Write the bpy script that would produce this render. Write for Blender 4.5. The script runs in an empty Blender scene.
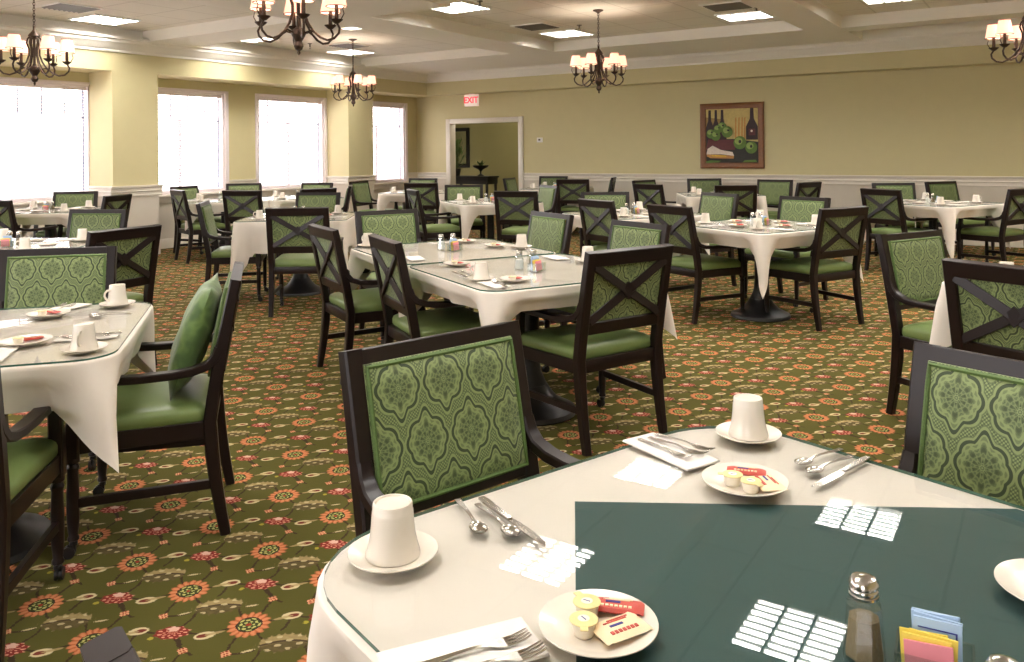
import bpy, bmesh, math, random
from mathutils import Vector, Matrix
random.seed(7)
S = bpy.context.scene
COL = S.collection
PI = math.pi
def rad(a): return a * PI / 180

# ------------------------------------------------------------------ camera, world, exposure
CAM_H, FPX, HORIZ, YAW, ROLL = 1.40, 824.0, 150.87, math.atan2(538, 824), -0.0102
cd = bpy.data.cameras.new('camera'); cam = bpy.data.objects.new('camera', cd); COL.objects.link(cam)
cd.sensor_width = 36.0; cd.lens = FPX * 36.0 / 1024
cd.shift_y = -(331.0 - HORIZ) / 1024
cd.shift_x = 0.0
cam.rotation_mode = 'XYZ'
cam.matrix_world = Matrix.Translation((0, 0, CAM_H)) @ Matrix.Rotation(YAW, 4, 'Z') @ Matrix.Rotation(PI / 2, 4, 'X') @ Matrix.Rotation(ROLL, 4, 'Z')
cd.clip_start = 0.05
S.camera = cam

w = bpy.data.worlds.new('daylight'); S.world = w; w.use_nodes = True
bg = w.node_tree.nodes['Background']
bg.inputs[0].default_value = (1.0, 0.965, 0.98, 1); bg.inputs[1].default_value = 6.5
S.view_settings.view_transform = 'Standard'; S.view_settings.look = 'None'
S.view_settings.exposure = 0.56; S.view_settings.gamma = 1.0; S.view_settings.use_curve_mapping = False
S.cycles.use_denoising = True
S.cycles.max_bounces = 10; S.cycles.diffuse_bounces = 5; S.cycles.glossy_bounces = 4
S.cycles.transparent_max_bounces = 12; S.cycles.sample_clamp_indirect = 6.0
S.cycles.caustics_reflective = False; S.cycles.caustics_refractive = False
TROFFER_STRENGTH = 46.0
BULB_WATTS = 3.0
SHADE_GLOW = 0.65

# ------------------------------------------------------------------ materials
def srgb(r, g, b):
    f = lambda c: (c / 12.92 if c <= .04045 else ((c + .055) / 1.055) ** 2.4)
    return (f(r / 255), f(g / 255), f(b / 255), 1)

class N:
    """a socket with arithmetic that writes Math nodes"""
    def __init__(s, nt, sock): s.nt, s.s = nt, sock
    def op(s, o, b=None, c=None):
        n = s.nt.nodes.new('ShaderNodeMath'); n.operation = o
        for i, x in enumerate((s, b, c)):
            if x is None: continue
            if isinstance(x, N): s.nt.links.new(x.s, n.inputs[i])
            else: n.inputs[i].default_value = x
        return N(s.nt, n.outputs[0])
    def __add__(s, b): return s.op('ADD', b)
    __radd__ = __add__
    def __mul__(s, b): return s.op('MULTIPLY', b)
    __rmul__ = __mul__
    def __sub__(s, b): return s.op('SUBTRACT', b)
    def __rsub__(s, b): return (s * -1.0) + b
    def __truediv__(s, b): return s.op('DIVIDE', b)
    def fract(s): return s.op('FRACT')
    def abs(s): return s.op('ABSOLUTE')
    def sqrt(s): return s.op('SQRT')
    def sin(s): return s.op('SINE')
    def cos(s): return s.op('COSINE')
    def atan2(s, b): return s.op('ARCTAN2', b)
    def max(s, b): return s.op('MAXIMUM', b)
    def min(s, b): return s.op('MINIMUM', b)
    def lt(s, b): return s.op('LESS_THAN', b)
    def gt(s, b): return s.op('GREATER_THAN', b)
    def clamp(s):
        r = s.op('ADD', 0.0); r.s.node.use_clamp = True; return r
    def soft(s, k): return (s * k).clamp()

def new_mat(name):
    m = bpy.data.materials.new(name); m.use_nodes = True
    nt = m.node_tree
    return m, nt, nt.nodes['Principled BSDF']
def mixc(nt, fac, a, b):
    n = nt.nodes.new('ShaderNodeMix'); n.data_type = 'RGBA'
    if isinstance(fac, N): nt.links.new(fac.s, n.inputs[0])
    else: n.inputs[0].default_value = fac
    for i, x in ((6, a), (7, b)):
        if isinstance(x, tuple): n.inputs[i].default_value = x
        else: nt.links.new(x, n.inputs[i])
    return n.outputs[2]
def noise(nt, scale, detail=3, vec=None, rough=.5):
    n = nt.nodes.new('ShaderNodeTexNoise'); n.inputs['Scale'].default_value = scale
    n.inputs['Detail'].default_value = detail; n.inputs['Roughness'].default_value = rough
    if vec is not None: nt.links.new(vec, n.inputs['Vector'])
    return N(nt, n.outputs[0])
def texco(nt, which):
    n = nt.nodes.new('ShaderNodeTexCoord'); return n.outputs[which]
def xyz(nt, vec):
    n = nt.nodes.new('ShaderNodeSeparateXYZ'); nt.links.new(vec, n.inputs[0])
    return [N(nt, n.outputs[i]) for i in range(3)]
def bump(nt, bs, h, strength=.2, dist=.002):
    n = nt.nodes.new('ShaderNodeBump'); n.inputs['Strength'].default_value = strength
    n.inputs['Distance'].default_value = dist
    nt.links.new(h.s, n.inputs['Height']); nt.links.new(n.outputs[0], bs.inputs['Normal'])
def plain(name, col, rough=.5, metal=0, var=.06, scale=40, bmp=0, spec=.5, coat=0):
    m, nt, b = new_mat(name)
    oc = texco(nt, 'Object')
    f = noise(nt, scale, 3, oc)
    dark = tuple(c * (1 - var) for c in col[:3]) + (1,)
    lite = tuple(min(1, c * (1 + var)) for c in col[:3]) + (1,)
    nt.links.new(mixc(nt, f, dark, lite), b.inputs['Base Color'])
    b.inputs['Roughness'].default_value = rough; b.inputs['Metallic'].default_value = metal
    b.inputs['Specular IOR Level'].default_value = spec
    if coat: b.inputs['Coat Weight'].default_value = coat; b.inputs['Coat Roughness'].default_value = .2
    if bmp: bump(nt, b, f, bmp)
    return m
def emit(name, col, strength):
    m, nt, b = new_mat(name)
    b.inputs['Base Color'].default_value = col
    b.inputs['Emission Color'].default_value = col; b.inputs['Emission Strength'].default_value = strength
    return m

M = {}
M['wall'] = plain('wall_paint', srgb(204, 194, 150), .75, var=.03, scale=6)
M['white'] = plain('white_trim_paint', srgb(226, 219, 206), .5, var=.02, scale=8)
M['panel'] = plain('wainscot_paint', srgb(216, 208, 194), .6, var=.02, scale=8)
M['ceil'] = plain('ceiling_paint', srgb(236, 232, 222), .85, var=.02, scale=8)
M['wood'] = plain('espresso_wood', srgb(24, 12, 11), .36, var=.25, scale=14, spec=.38)
M['black'] = plain('black_iron', srgb(22, 20, 20), .42, var=.1)
M['bronze'] = plain('dark_bronze', srgb(58, 44, 34), .45, metal=.6, var=.25, scale=60)
M['china'] = plain('white_china', srgb(228, 220, 207), .18, var=.01)
M['steel'] = plain('polished_steel', srgb(200, 196, 190), .16, metal=1, var=.05)
M['napkin'] = plain('white_paper_napkin', srgb(234, 229, 221), .85, var=.02)
M['vinyl'] = plain('green_vinyl', srgb(114, 133, 78), .40, var=.10, scale=9, spec=.45)
M['teal'] = plain('teal_overlay_cloth', srgb(37, 73, 71), .8, var=.08, scale=5)
M['pepper'] = plain('ground_pepper', srgb(140, 122, 92), .9, var=.4, scale=400)
M['salt'] = plain('white_salt', srgb(238, 236, 230), .9, var=.05)
M['yellow'] = plain('yellow_packet_paper', srgb(238, 214, 92), .5)
M['pink'] = plain('pink_packet_paper', srgb(232, 140, 150), .5)
M['blue'] = plain('pale_blue_packet_paper', srgb(170, 196, 226), .5)
M['navy'] = plain('navy_print', srgb(40, 44, 130), .5)
M['red'] = plain('red_print', srgb(190, 70, 55), .45)
M['cream'] = plain('cream_wrapper', srgb(240, 218, 178), .4)
M['lidfoil'] = plain('yellow_foil_lid', srgb(224, 206, 142), .4)
M['tub'] = plain('white_plastic_tub', srgb(240, 232, 214), .4)
M['frame_w'] = plain('window_frame_white', srgb(238, 228, 230), .4, var=.02)
M['slat'] = plain('blind_slat_white', srgb(246, 236, 238), .5, var=.02)
M['muntin'] = plain('grey_window_bar', srgb(120, 124, 140), .5)
M['side_strip'] = plain('blue_grey_strip', srgb(70, 84, 120), .5)
M['pframe'] = plain('carved_walnut_frame', srgb(122, 76, 40), .4, var=.3, scale=30)
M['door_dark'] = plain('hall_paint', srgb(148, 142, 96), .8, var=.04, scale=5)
M['green_leaf'] = plain('leaf_green', srgb(70, 92, 40), .6, var=.4, scale=30)
M['mirror'] = plain('mirror_glass', srgb(190, 195, 190), .05, metal=1, var=.01)
M['burgundy'] = plain('burgundy_cloth', srgb(120, 24, 42), .8)
M['plastic'] = plain('white_plastic', srgb(235, 232, 226), .4)
M['dgrey'] = plain('dark_grey_metal', srgb(92, 88, 78), .5)
M['exit_red'] = emit('exit_letter_red', srgb(235, 70, 80), .6)
M['exit_face'] = emit('exit_sign_face', srgb(245, 225, 215), .25)
M['louvre'] = plain('anodised_louvre', srgb(150, 150, 146), .35, metal=.7)
M['troffer'] = emit('fluorescent_diffuser', (1, .95, .9, 1), TROFFER_STRENGTH)

def mk_shade():
    m, nt, b = new_mat('lit_fabric_shade')
    g = nt.nodes.new('ShaderNodeNewGeometry')
    oc = texco(nt, 'Object')
    b.inputs['Base Color'].default_value = srgb(246, 214, 196)
    b.inputs['Roughness'].default_value = .9
    b.inputs['Emission Color'].default_value = srgb(255, 214, 190); b.inputs['Emission Strength'].default_value = SHADE_GLOW
    tr = nt.nodes.new('ShaderNodeBsdfTranslucent'); tr.inputs[0].default_value = srgb(250, 222, 204)
    mx = nt.nodes.new('ShaderNodeMixShader'); mx.inputs[0].default_value = .3
    nt.links.new(b.outputs[0], mx.inputs[1]); nt.links.new(tr.outputs[0], mx.inputs[2]); nt.links.new(mx.outputs[0], nt.nodes['Material Output'].inputs[0])
    return m
M['shade'] = mk_shade()

def mk_glass(name, tint, refl=.045, gz=.92):
    m, nt, b = new_mat(name); nt.nodes.remove(b)
    out = nt.nodes['Material Output']
    tr = nt.nodes.new('ShaderNodeBsdfTransparent'); tr.inputs[0].default_value = tint
    gl = nt.nodes.new('ShaderNodeBsdfGlossy'); gl.inputs['Roughness'].default_value = 0.0
    lw = nt.nodes.new('ShaderNodeLayerWeight'); lw.inputs[0].default_value = .5
    f5 = N(nt, lw.outputs['Facing']).op('POWER', 5.0) * gz + refl
    mx = nt.nodes.new('ShaderNodeMixShader')
    nt.links.new(f5.s, mx.inputs[0]); nt.links.new(tr.outputs[0], mx.inputs[1]); nt.links.new(gl.outputs[0], mx.inputs[2])
    nt.links.new(mx.outputs[0], out.inputs[0])
    return m
M['glass'] = mk_glass('table_glass', (.985, .99, .984, 1), .05, .5)
M['glass_edge'] = plain('green_glass_edge', srgb(62, 98, 84), .15)
M['clear'] = mk_glass('clear_glass', (.90, .925, .91, 1), .11)
M['pane'] = mk_glass('window_glass', (.97, .98, .98, 1))

def mk_cloth():
    m, nt, b = new_mat('cream_table_linen')
    oc = texco(nt, 'Object')
    f = noise(nt, 5, 4, oc)
    nt.links.new(mixc(nt, f, srgb(224, 215, 203), srgb(236, 227, 216)), b.inputs['Base Color'])
    b.inputs['Roughness'].default_value = .85
    bump(nt, b, noise(nt, 900, 1, oc), .15, .001)
    return m
M['cloth'] = mk_cloth()

def mk_tile():
    m, nt, b = new_mat('acoustic_ceiling_tile')
    oc = texco(nt, 'Object'); x, y, z = xyz(nt, oc)
    gx = ((x / .61).fract() - .5).abs().gt(.482); gy = ((y / .61 + .2).fract() - .5).abs().gt(.482)
    f = noise(nt, 60, 4, oc)
    base = mixc(nt, f, srgb(224, 219, 206), srgb(238, 234, 224))
    nt.links.new(mixc(nt, gx.max(gy) * .3, base, srgb(150, 142, 122)), b.inputs['Base Color'])
    b.inputs['Roughness'].default_value = .9
    return m
M['tile'] = mk_tile()

def mk_fabric(name, dark, mid, lite):
    """staggered scalloped medallions with pointed tips, UV in metres"""
    m, nt, b = new_mat(name)
    u, v, _ = xyz(nt, texco(nt, 'UV'))
    cu, cv = .130, .262
    a, c = (u - .110) / cu, (v - .840) / cv
    def med(off):
        X = ((a + (.5 - off)).fract() - .5) * cu; Y = ((c + (.5 - off)).fract() - .5) * cv
        r = (X * X + Y * Y).sqrt(); th = Y.atan2(X)
        tipd = (th.abs() - PI / 2) * 5.2
        tip = (tipd * tipd * -1.0).op('EXPONENT') * .0165
        Rr = ((th * 4.0).cos().abs()) * .0055 + .0515 + tip
        return r / Rr, th, r
    mA, tA, rA = med(0.0); mB, tB, rB = med(.5)
    sel = mA.lt(mB); ns = 1.0 - sel
    q = mA.min(mB); th = tA * sel + tB * ns; r = rA * sel + rB * ns
    spk = noise(nt, 520, 2, texco(nt, 'UV'))
    line = ((q - 1.0).abs()).lt(.065)
    line2 = ((q - 1.19).abs()).lt(.03)
    band = q.gt(1.20)
    dots = ((u * 760.0).sin() * (v * 760.0).sin()).gt(.05)
    petal = ((th * 8.0).cos() * ((q * 15.0).sin())).gt(.12)
    petal2 = (((q * 40.0).sin()) + ((th * 16.0).cos()) * .9).gt(.35)
    inn = q.lt(.93); core = q.lt(.66)
    col = mixc(nt, spk, mid, lite)
    col = mixc(nt, core * .30, col, dark)
    col = mixc(nt, inn * petal2 * .42, col, dark)
    col = mixc(nt, core * petal * .62, col, dark)
    col = mixc(nt, (q.lt(.16)) * ((r * 1500.0).sin().gt(0.0)) * .6, col, lite)
    col = mixc(nt, band * (1.0 - dots) * .72, col, dark)
    col = mixc(nt, line2 * .5, col, dark)
    col = mixc(nt, line * .95, col, dark)
    nt.links.new(col, b.inputs['Base Color'])
    b.inputs['Roughness'].default_value = .6
    b.inputs['Sheen Weight'].default_value = .15
    bump(nt, b, spk, .1, .001)
    return m
M['fabric'] = mk_fabric('green_medallion_fabric', srgb(38, 54, 26), srgb(116, 132, 80), srgb(141, 156, 103))
M['piping'] = plain('green_piping', srgb(84, 108, 54), .6, var=.4, scale=240)

def mk_pillow():
    m, nt, b = new_mat('green_pillow_velvet')
    oc = texco(nt, 'Object')
    x, y, z = xyz(nt, oc); wv = noise(nt, 9, 2, oc)
    f = ((wv * 26.0 + x * 30.0).sin() * .5 + .5) * .7 + noise(nt, 40, 3, oc) * .3
    nt.links.new(mixc(nt, f, srgb(56, 84, 34), srgb(98, 126, 60)), b.inputs['Base Color'])
    b.inputs['Roughness'].default_value = .7; b.inputs['Sheen Weight'].default_value = .3
    bump(nt, b, noise(nt, 30, 3, oc), .3, .006)
    return m
M['pillow'] = mk_pillow()

def mk_carpet():
    m, nt, b = new_mat('floral_carpet')
    oc = texco(nt, 'Object'); x, y, z = xyz(nt, oc)
    wob = noise(nt, 26, 2, oc); wob2 = noise(nt, 130, 2, oc)
    dx, dy = x + 2.323, y - 1.638
    U = (dx * .321 - dy * .003) * 9.821 + (wob - .5) * .03 + (wob2 - .5) * .035
    V = (dx * .0225 + dy * .317) * 9.821 + (wob - .5) * .03 + (wob2 - .5) * .035
    def loc(cx, cy, a=1., b_=1., ang=0.):
        p = (U + (.5 - cx)).fract() - .5; q = (V + (.5 - cy)).fract() - .5
        c, s = math.cos(ang), math.sin(ang)
        X = (p * c + q * s) / a; Y = (q * c - p * s) / b_
        return X, Y, (X * X + Y * Y).sqrt()
    def inside(r, k=9): return (1.0 - r).soft(k)
    def seg(ax, ay, bx, by, wd):
        mx, my = (ax + bx) / 2, (ay + by) / 2
        L = math.hypot(bx - ax, by - ay); an = math.atan2(by - ay, bx - ax)
        X, Y, r = loc(mx, my, 1, 1, an)
        d = ((X.abs() - L / 2).max(0.0)); e = Y + (X * (PI / L)).cos() * .02
        return ((d * d + e * e).sqrt()).lt(wd)
    big = noise(nt, 3.0, 2, oc)
    fine = noise(nt, 700, 2, oc)
    grn = mixc(nt, big, srgb(76, 74, 30), srgb(94, 90, 42))
    grn = mixc(nt, fine * .5, grn, srgb(60, 56, 26))
    dark = srgb(54, 38, 30); tan = srgb(158, 138, 94); beige = srgb(196, 178, 138)
    crim = srgb(122, 44, 38); pink = srgb(208, 168, 150)
    col = grn
    # vines
    v = seg(.03, .05, .217, .34, .012)
    for q in ((.217, .34, .5, .5), (-.03, -.05, -.19, -.35), (-.19, -.35, -.5, -.5), (-.03, .05, -.166, .407), (-.166, .407, -.5, .5), (.03, -.05, .195, -.395), (.195, -.395, .36, -.22), (.1, .0, .36, -.06), (.64, .14, .90, .03), (.50, .60, .40, .84), (.60, .47, .95, .42), (.33, .12, .22, .32)):
        v = v.max(seg(*q, .012))
    col = mixc(nt, v * .85, col, dark)
    # big two-tone leaf
    X, Y, r = loc(.50, .015, .27, .155, rad(44))
    ser = ((X * 13.0).sin().abs()) * .16
    lf = inside(r + ser, 8)
    hl = noise(nt, 60, 2, oc)
    low = mixc(nt, hl, srgb(62, 52, 32), srgb(104, 90, 56))
    hi = mixc(nt, hl, srgb(128, 110, 70), srgb(168, 148, 104))
    two = mixc(nt, (Y + X * X * .5 - .05).soft(8), low, hi)
    vein = ((Y + X * X * .45 - .18).abs()).lt(.09)
    two = mixc(nt, vein * .9, two, dark)
    sp = ((X * 9.0).sin() * ((Y * 8.0).sin())).gt(.55)
    two = mixc(nt, sp * .7, two, beige)
    col = mixc(nt, lf * .92, col, two)
    # crimson flower
    X, Y, r = loc(.51, .505, .185, .115, rad(38))
    th = Y.atan2(X)
    fl = inside(r + ((th * 4.0).cos().abs()) * .14, 8)
    cr = mixc(nt, ((r * 12.0).sin() * ((th * 9.0).cos())).gt(.35), crim, srgb(206, 140, 116))
    col = mixc(nt, fl, col, cr)
    X, Y, r = loc(.47, .545, .068, .048, rad(30))
    th = Y.atan2(X)
    col = mixc(nt, inside(r + ((th * 2.5).cos().abs()) * .25, 8), col, pink)
    # buds: pale curls
    for cx, cy, an in ((.225, .335, 50), (.80, .655, 230)):
        X, Y, r = loc(cx, cy, .105, .062, rad(an))
        ring = inside(r, 8)
        cu = mixc(nt, inside(((X - .15) * (X - .15) * 3.0 + Y * Y * 4.0).sqrt(), 6), beige, srgb(110, 50, 38))
        col = mixc(nt, ring, col, cu)
        X, Y, r = loc(cx - .07 * math.cos(rad(an)), cy - .10 * math.sin(rad(an)), .10, .022, rad(an + 8))
        col = mixc(nt, inside(r, 6) * .8, col, tan)
    # little square flowers
    for cx, cy in ((.195, .605), (.834, .407)):
        X, Y, r = loc(cx, cy, .06, .06, rad(20))
        dm = (X.abs() + Y.abs())
        c2 = mixc(nt, ((X * 9.0).sin() * (Y * 9.0).sin()).gt(.1), srgb(206, 150, 112), srgb(134, 52, 38))
        col = mixc(nt, inside(dm, 8), col, c2)
    X, Y, r = loc(.42, .335, .03, .03); col = mixc(nt, inside(r, 5), col, srgb(150, 140, 50))
    for q in ((.326, .747, 60), (.76, .21, 50)):
        X, Y, r = loc(q[0], q[1], .09, .02, rad(q[2]))
        col = mixc(nt, inside(r + (X * 14.0).sin().abs() * .4, 5) * .8, col, beige)
    # rosette
    X, Y, r = loc(0, 0, .212, .212)
    th = Y.atan2(X)
    pet = (th * 8.0).cos().abs()
    ros = inside(r + (1.0 - pet) * .16, 10)
    oc2 = mixc(nt, (pet * (1.25 - r)).soft(2.2), srgb(152, 76, 44), srgb(194, 124, 84))
    cen = r.lt(.52)
    dots = ((th * 5.0).cos() * ((r * 23.0).sin())).gt(.18)
    cc = mixc(nt, dots, srgb(58, 62, 30), srgb(168, 168, 100))
    cc = mixc(nt, r.lt(.11), cc, srgb(140, 50, 34))
    oc2 = mixc(nt, cen, oc2, cc)
    oc2 = mixc(nt, ((r - .53).abs()).lt(.035), oc2, dark)
    col = mixc(nt, ros, col, oc2)
    nt.links.new(col, b.inputs['Base Color'])
    b.inputs['Roughness'].default_value = .95; b.inputs['Specular IOR Level'].default_value = .1
    bump(nt, b, fine, .3, .003)
    return m
M['carpet'] = mk_carpet()

# ------------------------------------------------------------------ mesh helpers
class MB:
    def __init__(s): s.bm = bmesh.new(); s.mi = 0; s.uv = None
    def _tag(s, faces):
        for f in faces: f.material_index = s.mi
    def box(s, x0, x1, y0, y1, z0, z1, bev=0, seg=2, mat=None):
        vs = [s.bm.verts.new(p) for p in ((x0, y0, z0), (x1, y0, z0), (x1, y1, z0), (x0, y1, z0), (x0, y0, z1), (x1, y0, z1), (x1, y1, z1), (x0, y1, z1))]
        if mat is not None:
            for v in vs: v.co = mat @ v.co
        fs = [s.bm.faces.new([vs[i] for i in q]) for q in ((3, 2, 1, 0), (4, 5, 6, 7), (0, 1, 5, 4), (1, 2, 6, 5), (2, 3, 7, 6), (3, 0, 4, 7))]
        s._tag(fs)
        if bev:
            es = list({e for f in fs for e in f.edges})
            r = bmesh.ops.bevel(s.bm, geom=es, offset=bev, segments=seg, profile=.5, affect='EDGES')
            s._tag(r['faces'])
        return s
    def loft(s, loops, cap=True, closed=False):
        rows = [[s.bm.verts.new(p) for p in L] for L in loops]
        n = len(rows[0]); fs = []
        R = len(rows)
        for i in range(R if closed else R - 1):
            a, b = rows[i], rows[(i + 1) % R]
            for j in range(n):
                k = (j + 1) % n
                fs.append(s.bm.faces.new((a[j], a[k], b[k], b[j])))
        if cap and not closed:
            fs.append(s.bm.faces.new(rows[0][::-1])); fs.append(s.bm.faces.new(rows[-1]))
        s._tag(fs); return s
    def lathe(s, prof, c=(0, 0, 0), n=24, sx=1, sy=1, cap=True, rot=0):
        loops = []
        for r, z in prof:
            loops.append([(c[0] + sx * max(r, 1e-4) * math.cos(rot + 2 * PI * i / n), c[1] + sy * max(r, 1e-4) * math.sin(rot + 2 * PI * i / n), c[2] + z) for i in range(n)])
        return s.loft(loops, cap)
    def tube(s, pts, r, n=8, closed=False):
        pts = [Vector(p) for p in pts]; k = len(pts)
        rs = r if isinstance(r, (list, tuple)) else [r] * k
        loops = []; prev = None
        for i, p in enumerate(pts):
            if closed: t = pts[(i + 1) % k] - pts[i - 1]
            else: t = pts[min(i + 1, k - 1)] - pts[max(i - 1, 0)]
            t.normalize()
            if prev is None:
                a = Vector((0, 0, 1)) if abs(t.z) < .9 else Vector((1, 0, 0))
                nrm = t.cross(a).normalized()
            else:
                nrm = (prev - t * prev.dot(t)).normalized()
            prev = nrm; bn = t.cross(nrm)
            loops.append([tuple(p + (nrm * math.cos(2 * PI * j / n) + bn * math.sin(2 * PI * j / n)) * rs[i]) for j in range(n)])
        return s.loft(loops, True, closed)
    def sweep(s, pts, wv, w, t, ch=.25):
        """chamfered-rectangle sweep; wv = constant width direction"""
        pts = [Vector(p) for p in pts]; k = len(pts); wv = Vector(wv).normalized()
        ws = w if isinstance(w, (list, tuple)) else [w] * k
        ts = t if isinstance(t, (list, tuple)) else [t] * k
        loops = []
        for i, p in enumerate(pts):
            d = (pts[min(i + 1, k - 1)] - pts[max(i - 1, 0)]).normalized()
            nn = d.cross(wv).normalized()
            a, b = ws[i] / 2, ts[i] / 2; c = min(a, b) * ch
            loops.append([tuple(p + wv * q[0] + nn * q[1]) for q in ((a, b - c), (a - c, b), (-a + c, b), (-a, b - c), (-a, -b + c), (-a + c, -b), (a - c, -b), (a, -b + c))])
        return s.loft(loops)
    def prism(s, poly, z0, z1):
        return s.loft([[(x, y, z0) for x, y in poly], [(x, y, z1) for x, y in poly]])
    def build(s, name, mats, parent=None, smooth=35, loc=None, rotz=None):
        bmesh.ops.recalc_face_normals(s.bm, faces=s.bm.faces[:])
        me = bpy.data.meshes.new(name); s.bm.to_mesh(me); s.bm.free()
        for m_ in (mats if isinstance(mats, (list, tuple)) else [mats]): me.materials.append(m_)
        if smooth:
            for p in me.polygons: p.use_smooth = True
            me.set_sharp_from_angle(angle=rad(smooth))
        o = bpy.data.objects.new(name, me); COL.objects.link(o)
        if parent: o.parent = parent
        if loc is not None: o.location = loc
        if rotz is not None: o.rotation_euler = (0, 0, rotz)
        return o
def tag(o, label=None, cat=None, group=None, kind=None):
    if label: o['label'] = label
    if cat: o['category'] = cat
    if group: o['group'] = group
    if kind: o['kind'] = kind
    return o
def empty(name, loc=(0, 0, 0), rotz=0):
    o = bpy.data.objects.new(name, None); COL.objects.link(o)
    o.location = loc; o.rotation_euler = (0, 0, rotz); o.empty_display_size = .1
    return o
KIDS = {}
def kids_of(o):
    return [c for c in o.children]
def copy_tree(o, parent=None):
    c = o.copy(); COL.objects.link(c); c.parent = parent
    for ch in list(o.children): copy_tree(ch, c)
    return c
def struct(mb, name, mat, smooth=30):
    o = mb.build(name, mat, smooth=smooth); o['kind'] = 'structure'; return o
USED = set()
def spawn(proto, x, y, z, rotz, label, cat, group=None):
    """the first use moves the prototype itself, later ones copy it"""
    if proto.name in USED: o = copy_tree(proto)
    else: o = proto; USED.add(proto.name)
    o.location = (x, y, z); o.rotation_euler = (0, 0, rotz)
    for k in ('label', 'category', 'group'):
        if k in o: del o[k]
    return tag(o, label, cat, group)

# ------------------------------------------------------------------ room shell
XW, YB, XR, YF = -11.05, 13.30, 3.2, -3.2          # window wall, back wall, wall away from windows, wall behind the camera
XP = -10.50                                        # pillar / bulkhead face
ZF, ZC, ZB, ZT = 2.53, 2.78, 2.95, 3.10            # bulkhead underside, crown foot, beams, tiles
struct(MB().box(XW - .3, XR + .3, YF - .3, 16.6, -.1, 0), 'floor', M['carpet'], 0)
# ceiling: dropped beams round tiled bays
bays = [(-10.48, -7.35, 2.2, 6.75), (-10.42, -7.2, 7.45, 11.0), (-6.5, -2.7, 7.02, 11.18), (-5.35, -2.7, 1.6, 7.02), (-2.25, 1.6, 1.6, 11.28), (-2.25, 1.6, 11.7, 12.72),
        (-10.35, -7.35, -2.8, 1.4), (-5.35, -2.7, -2.8, .9), (-2.25, 1.6, -2.8, .9)]
def build_ceiling():
    mb = MB(); bm = mb.bm
    xs = sorted({XW, XR} | {b[0] for b in bays} | {b[1] for b in bays}); ys = sorted({YF, YB} | {b[2] for b in bays} | {b[3] for b in bays})
    def inbay(i, j):
        if i < 0 or j < 0 or i >= len(xs) - 1 or j >= len(ys) - 1: return False
        cx, cy = (xs[i] + xs[i + 1]) / 2, (ys[j] + ys[j + 1]) / 2
        return any(a < cx < b and c < cy < d for a, b, c, d in bays)
    cache = {}
    def V(x, y, z):
        k = (x, y, z)
        if k not in cache: cache[k] = bm.verts.new(k)
        return cache[k]
    for i in range(len(xs) - 1):
        for j in range(len(ys) - 1):
            t = inbay(i, j); z = ZT if t else ZB
            f = bm.faces.new((V(xs[i], ys[j], z), V(xs[i], ys[j + 1], z), V(xs[i + 1], ys[j + 1], z), V(xs[i + 1], ys[j], z))); f.material_index = 1 if t else 0
            if t != inbay(i + 1, j) and i + 1 < len(xs) - 1:
                f = bm.faces.new((V(xs[i + 1], ys[j], ZB), V(xs[i + 1], ys[j + 1], ZB), V(xs[i + 1], ys[j + 1], ZT), V(xs[i + 1], ys[j], ZT)))
            if t != inbay(i, j + 1) and j + 1 < len(ys) - 1:
                f = bm.faces.new((V(xs[i], ys[j + 1], ZB), V(xs[i + 1], ys[j + 1], ZB), V(xs[i + 1], ys[j + 1], ZT), V(xs[i], ys[j + 1], ZT)))
    me = bpy.data.meshes.new('ceiling'); bm.to_mesh(me); bm.free()
    me.materials.append(M['ceil']); me.materials.append(M['tile'])
    o = bpy.data.objects.new('ceiling', me); COL.objects.link(o); o['kind'] = 'structure'
build_ceiling()
struct(MB().box(XW - .3, XR + .3, YF - .3, YB + .3, ZT + .02, ZT + .15), 'ceiling_slab', M['ceil'], 0)
# window wall with four openings
WIN = [(-2.7, -.3), (.0, 2.2), (3.30, 6.33), (7.04, 8.53), (9.19, 10.68), (11.44, 12.93)]
WZ0, WZ1 = .80, 2.37
RAIL = .97
def wall_run(mb_up, mb_lo, lo, hi, fixed, axis, t):
    """wall run split at the chair rail; t = thickness away from the room"""
    for mb, z0, z1 in ((mb_up, RAIL, ZT + .02), (mb_lo, 0, RAIL)):
        a, b = sorted((fixed, fixed + t))
        if axis == 'y': mb.box(a, b, lo, hi, z0, z1)
        else: mb.box(lo, hi, a, b, z0, z1)
up, lo = MB(), MB()
edges = [YF] + [e for p in WIN for e in p] + [YB + .15]
for i in range(0, len(edges), 2): wall_run(up, lo, edges[i], edges[i + 1], XW, 'y', -.15)
for a, b in WIN:
    up.box(XW - .15, XW, a, b, WZ1, ZT + .02); lo.box(XW - .15, XW, a, b, 0, WZ0)
PIL = [(6.31, 6.99), (10.74, 11.38), (2.35, 3.0)]
for a, b in PIL:
    up.box(XW, XP, a, b, RAIL, ZF); lo.box(XW, XP, a, b, 0, RAIL)
up.box(XW, XP, YF, YB, ZF, ZC)                                      # bulkhead over the windows
struct(up, 'wall_left', M['wall'], 0); struct(lo, 'wall_left_wainscot', M['panel'], 0)
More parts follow.
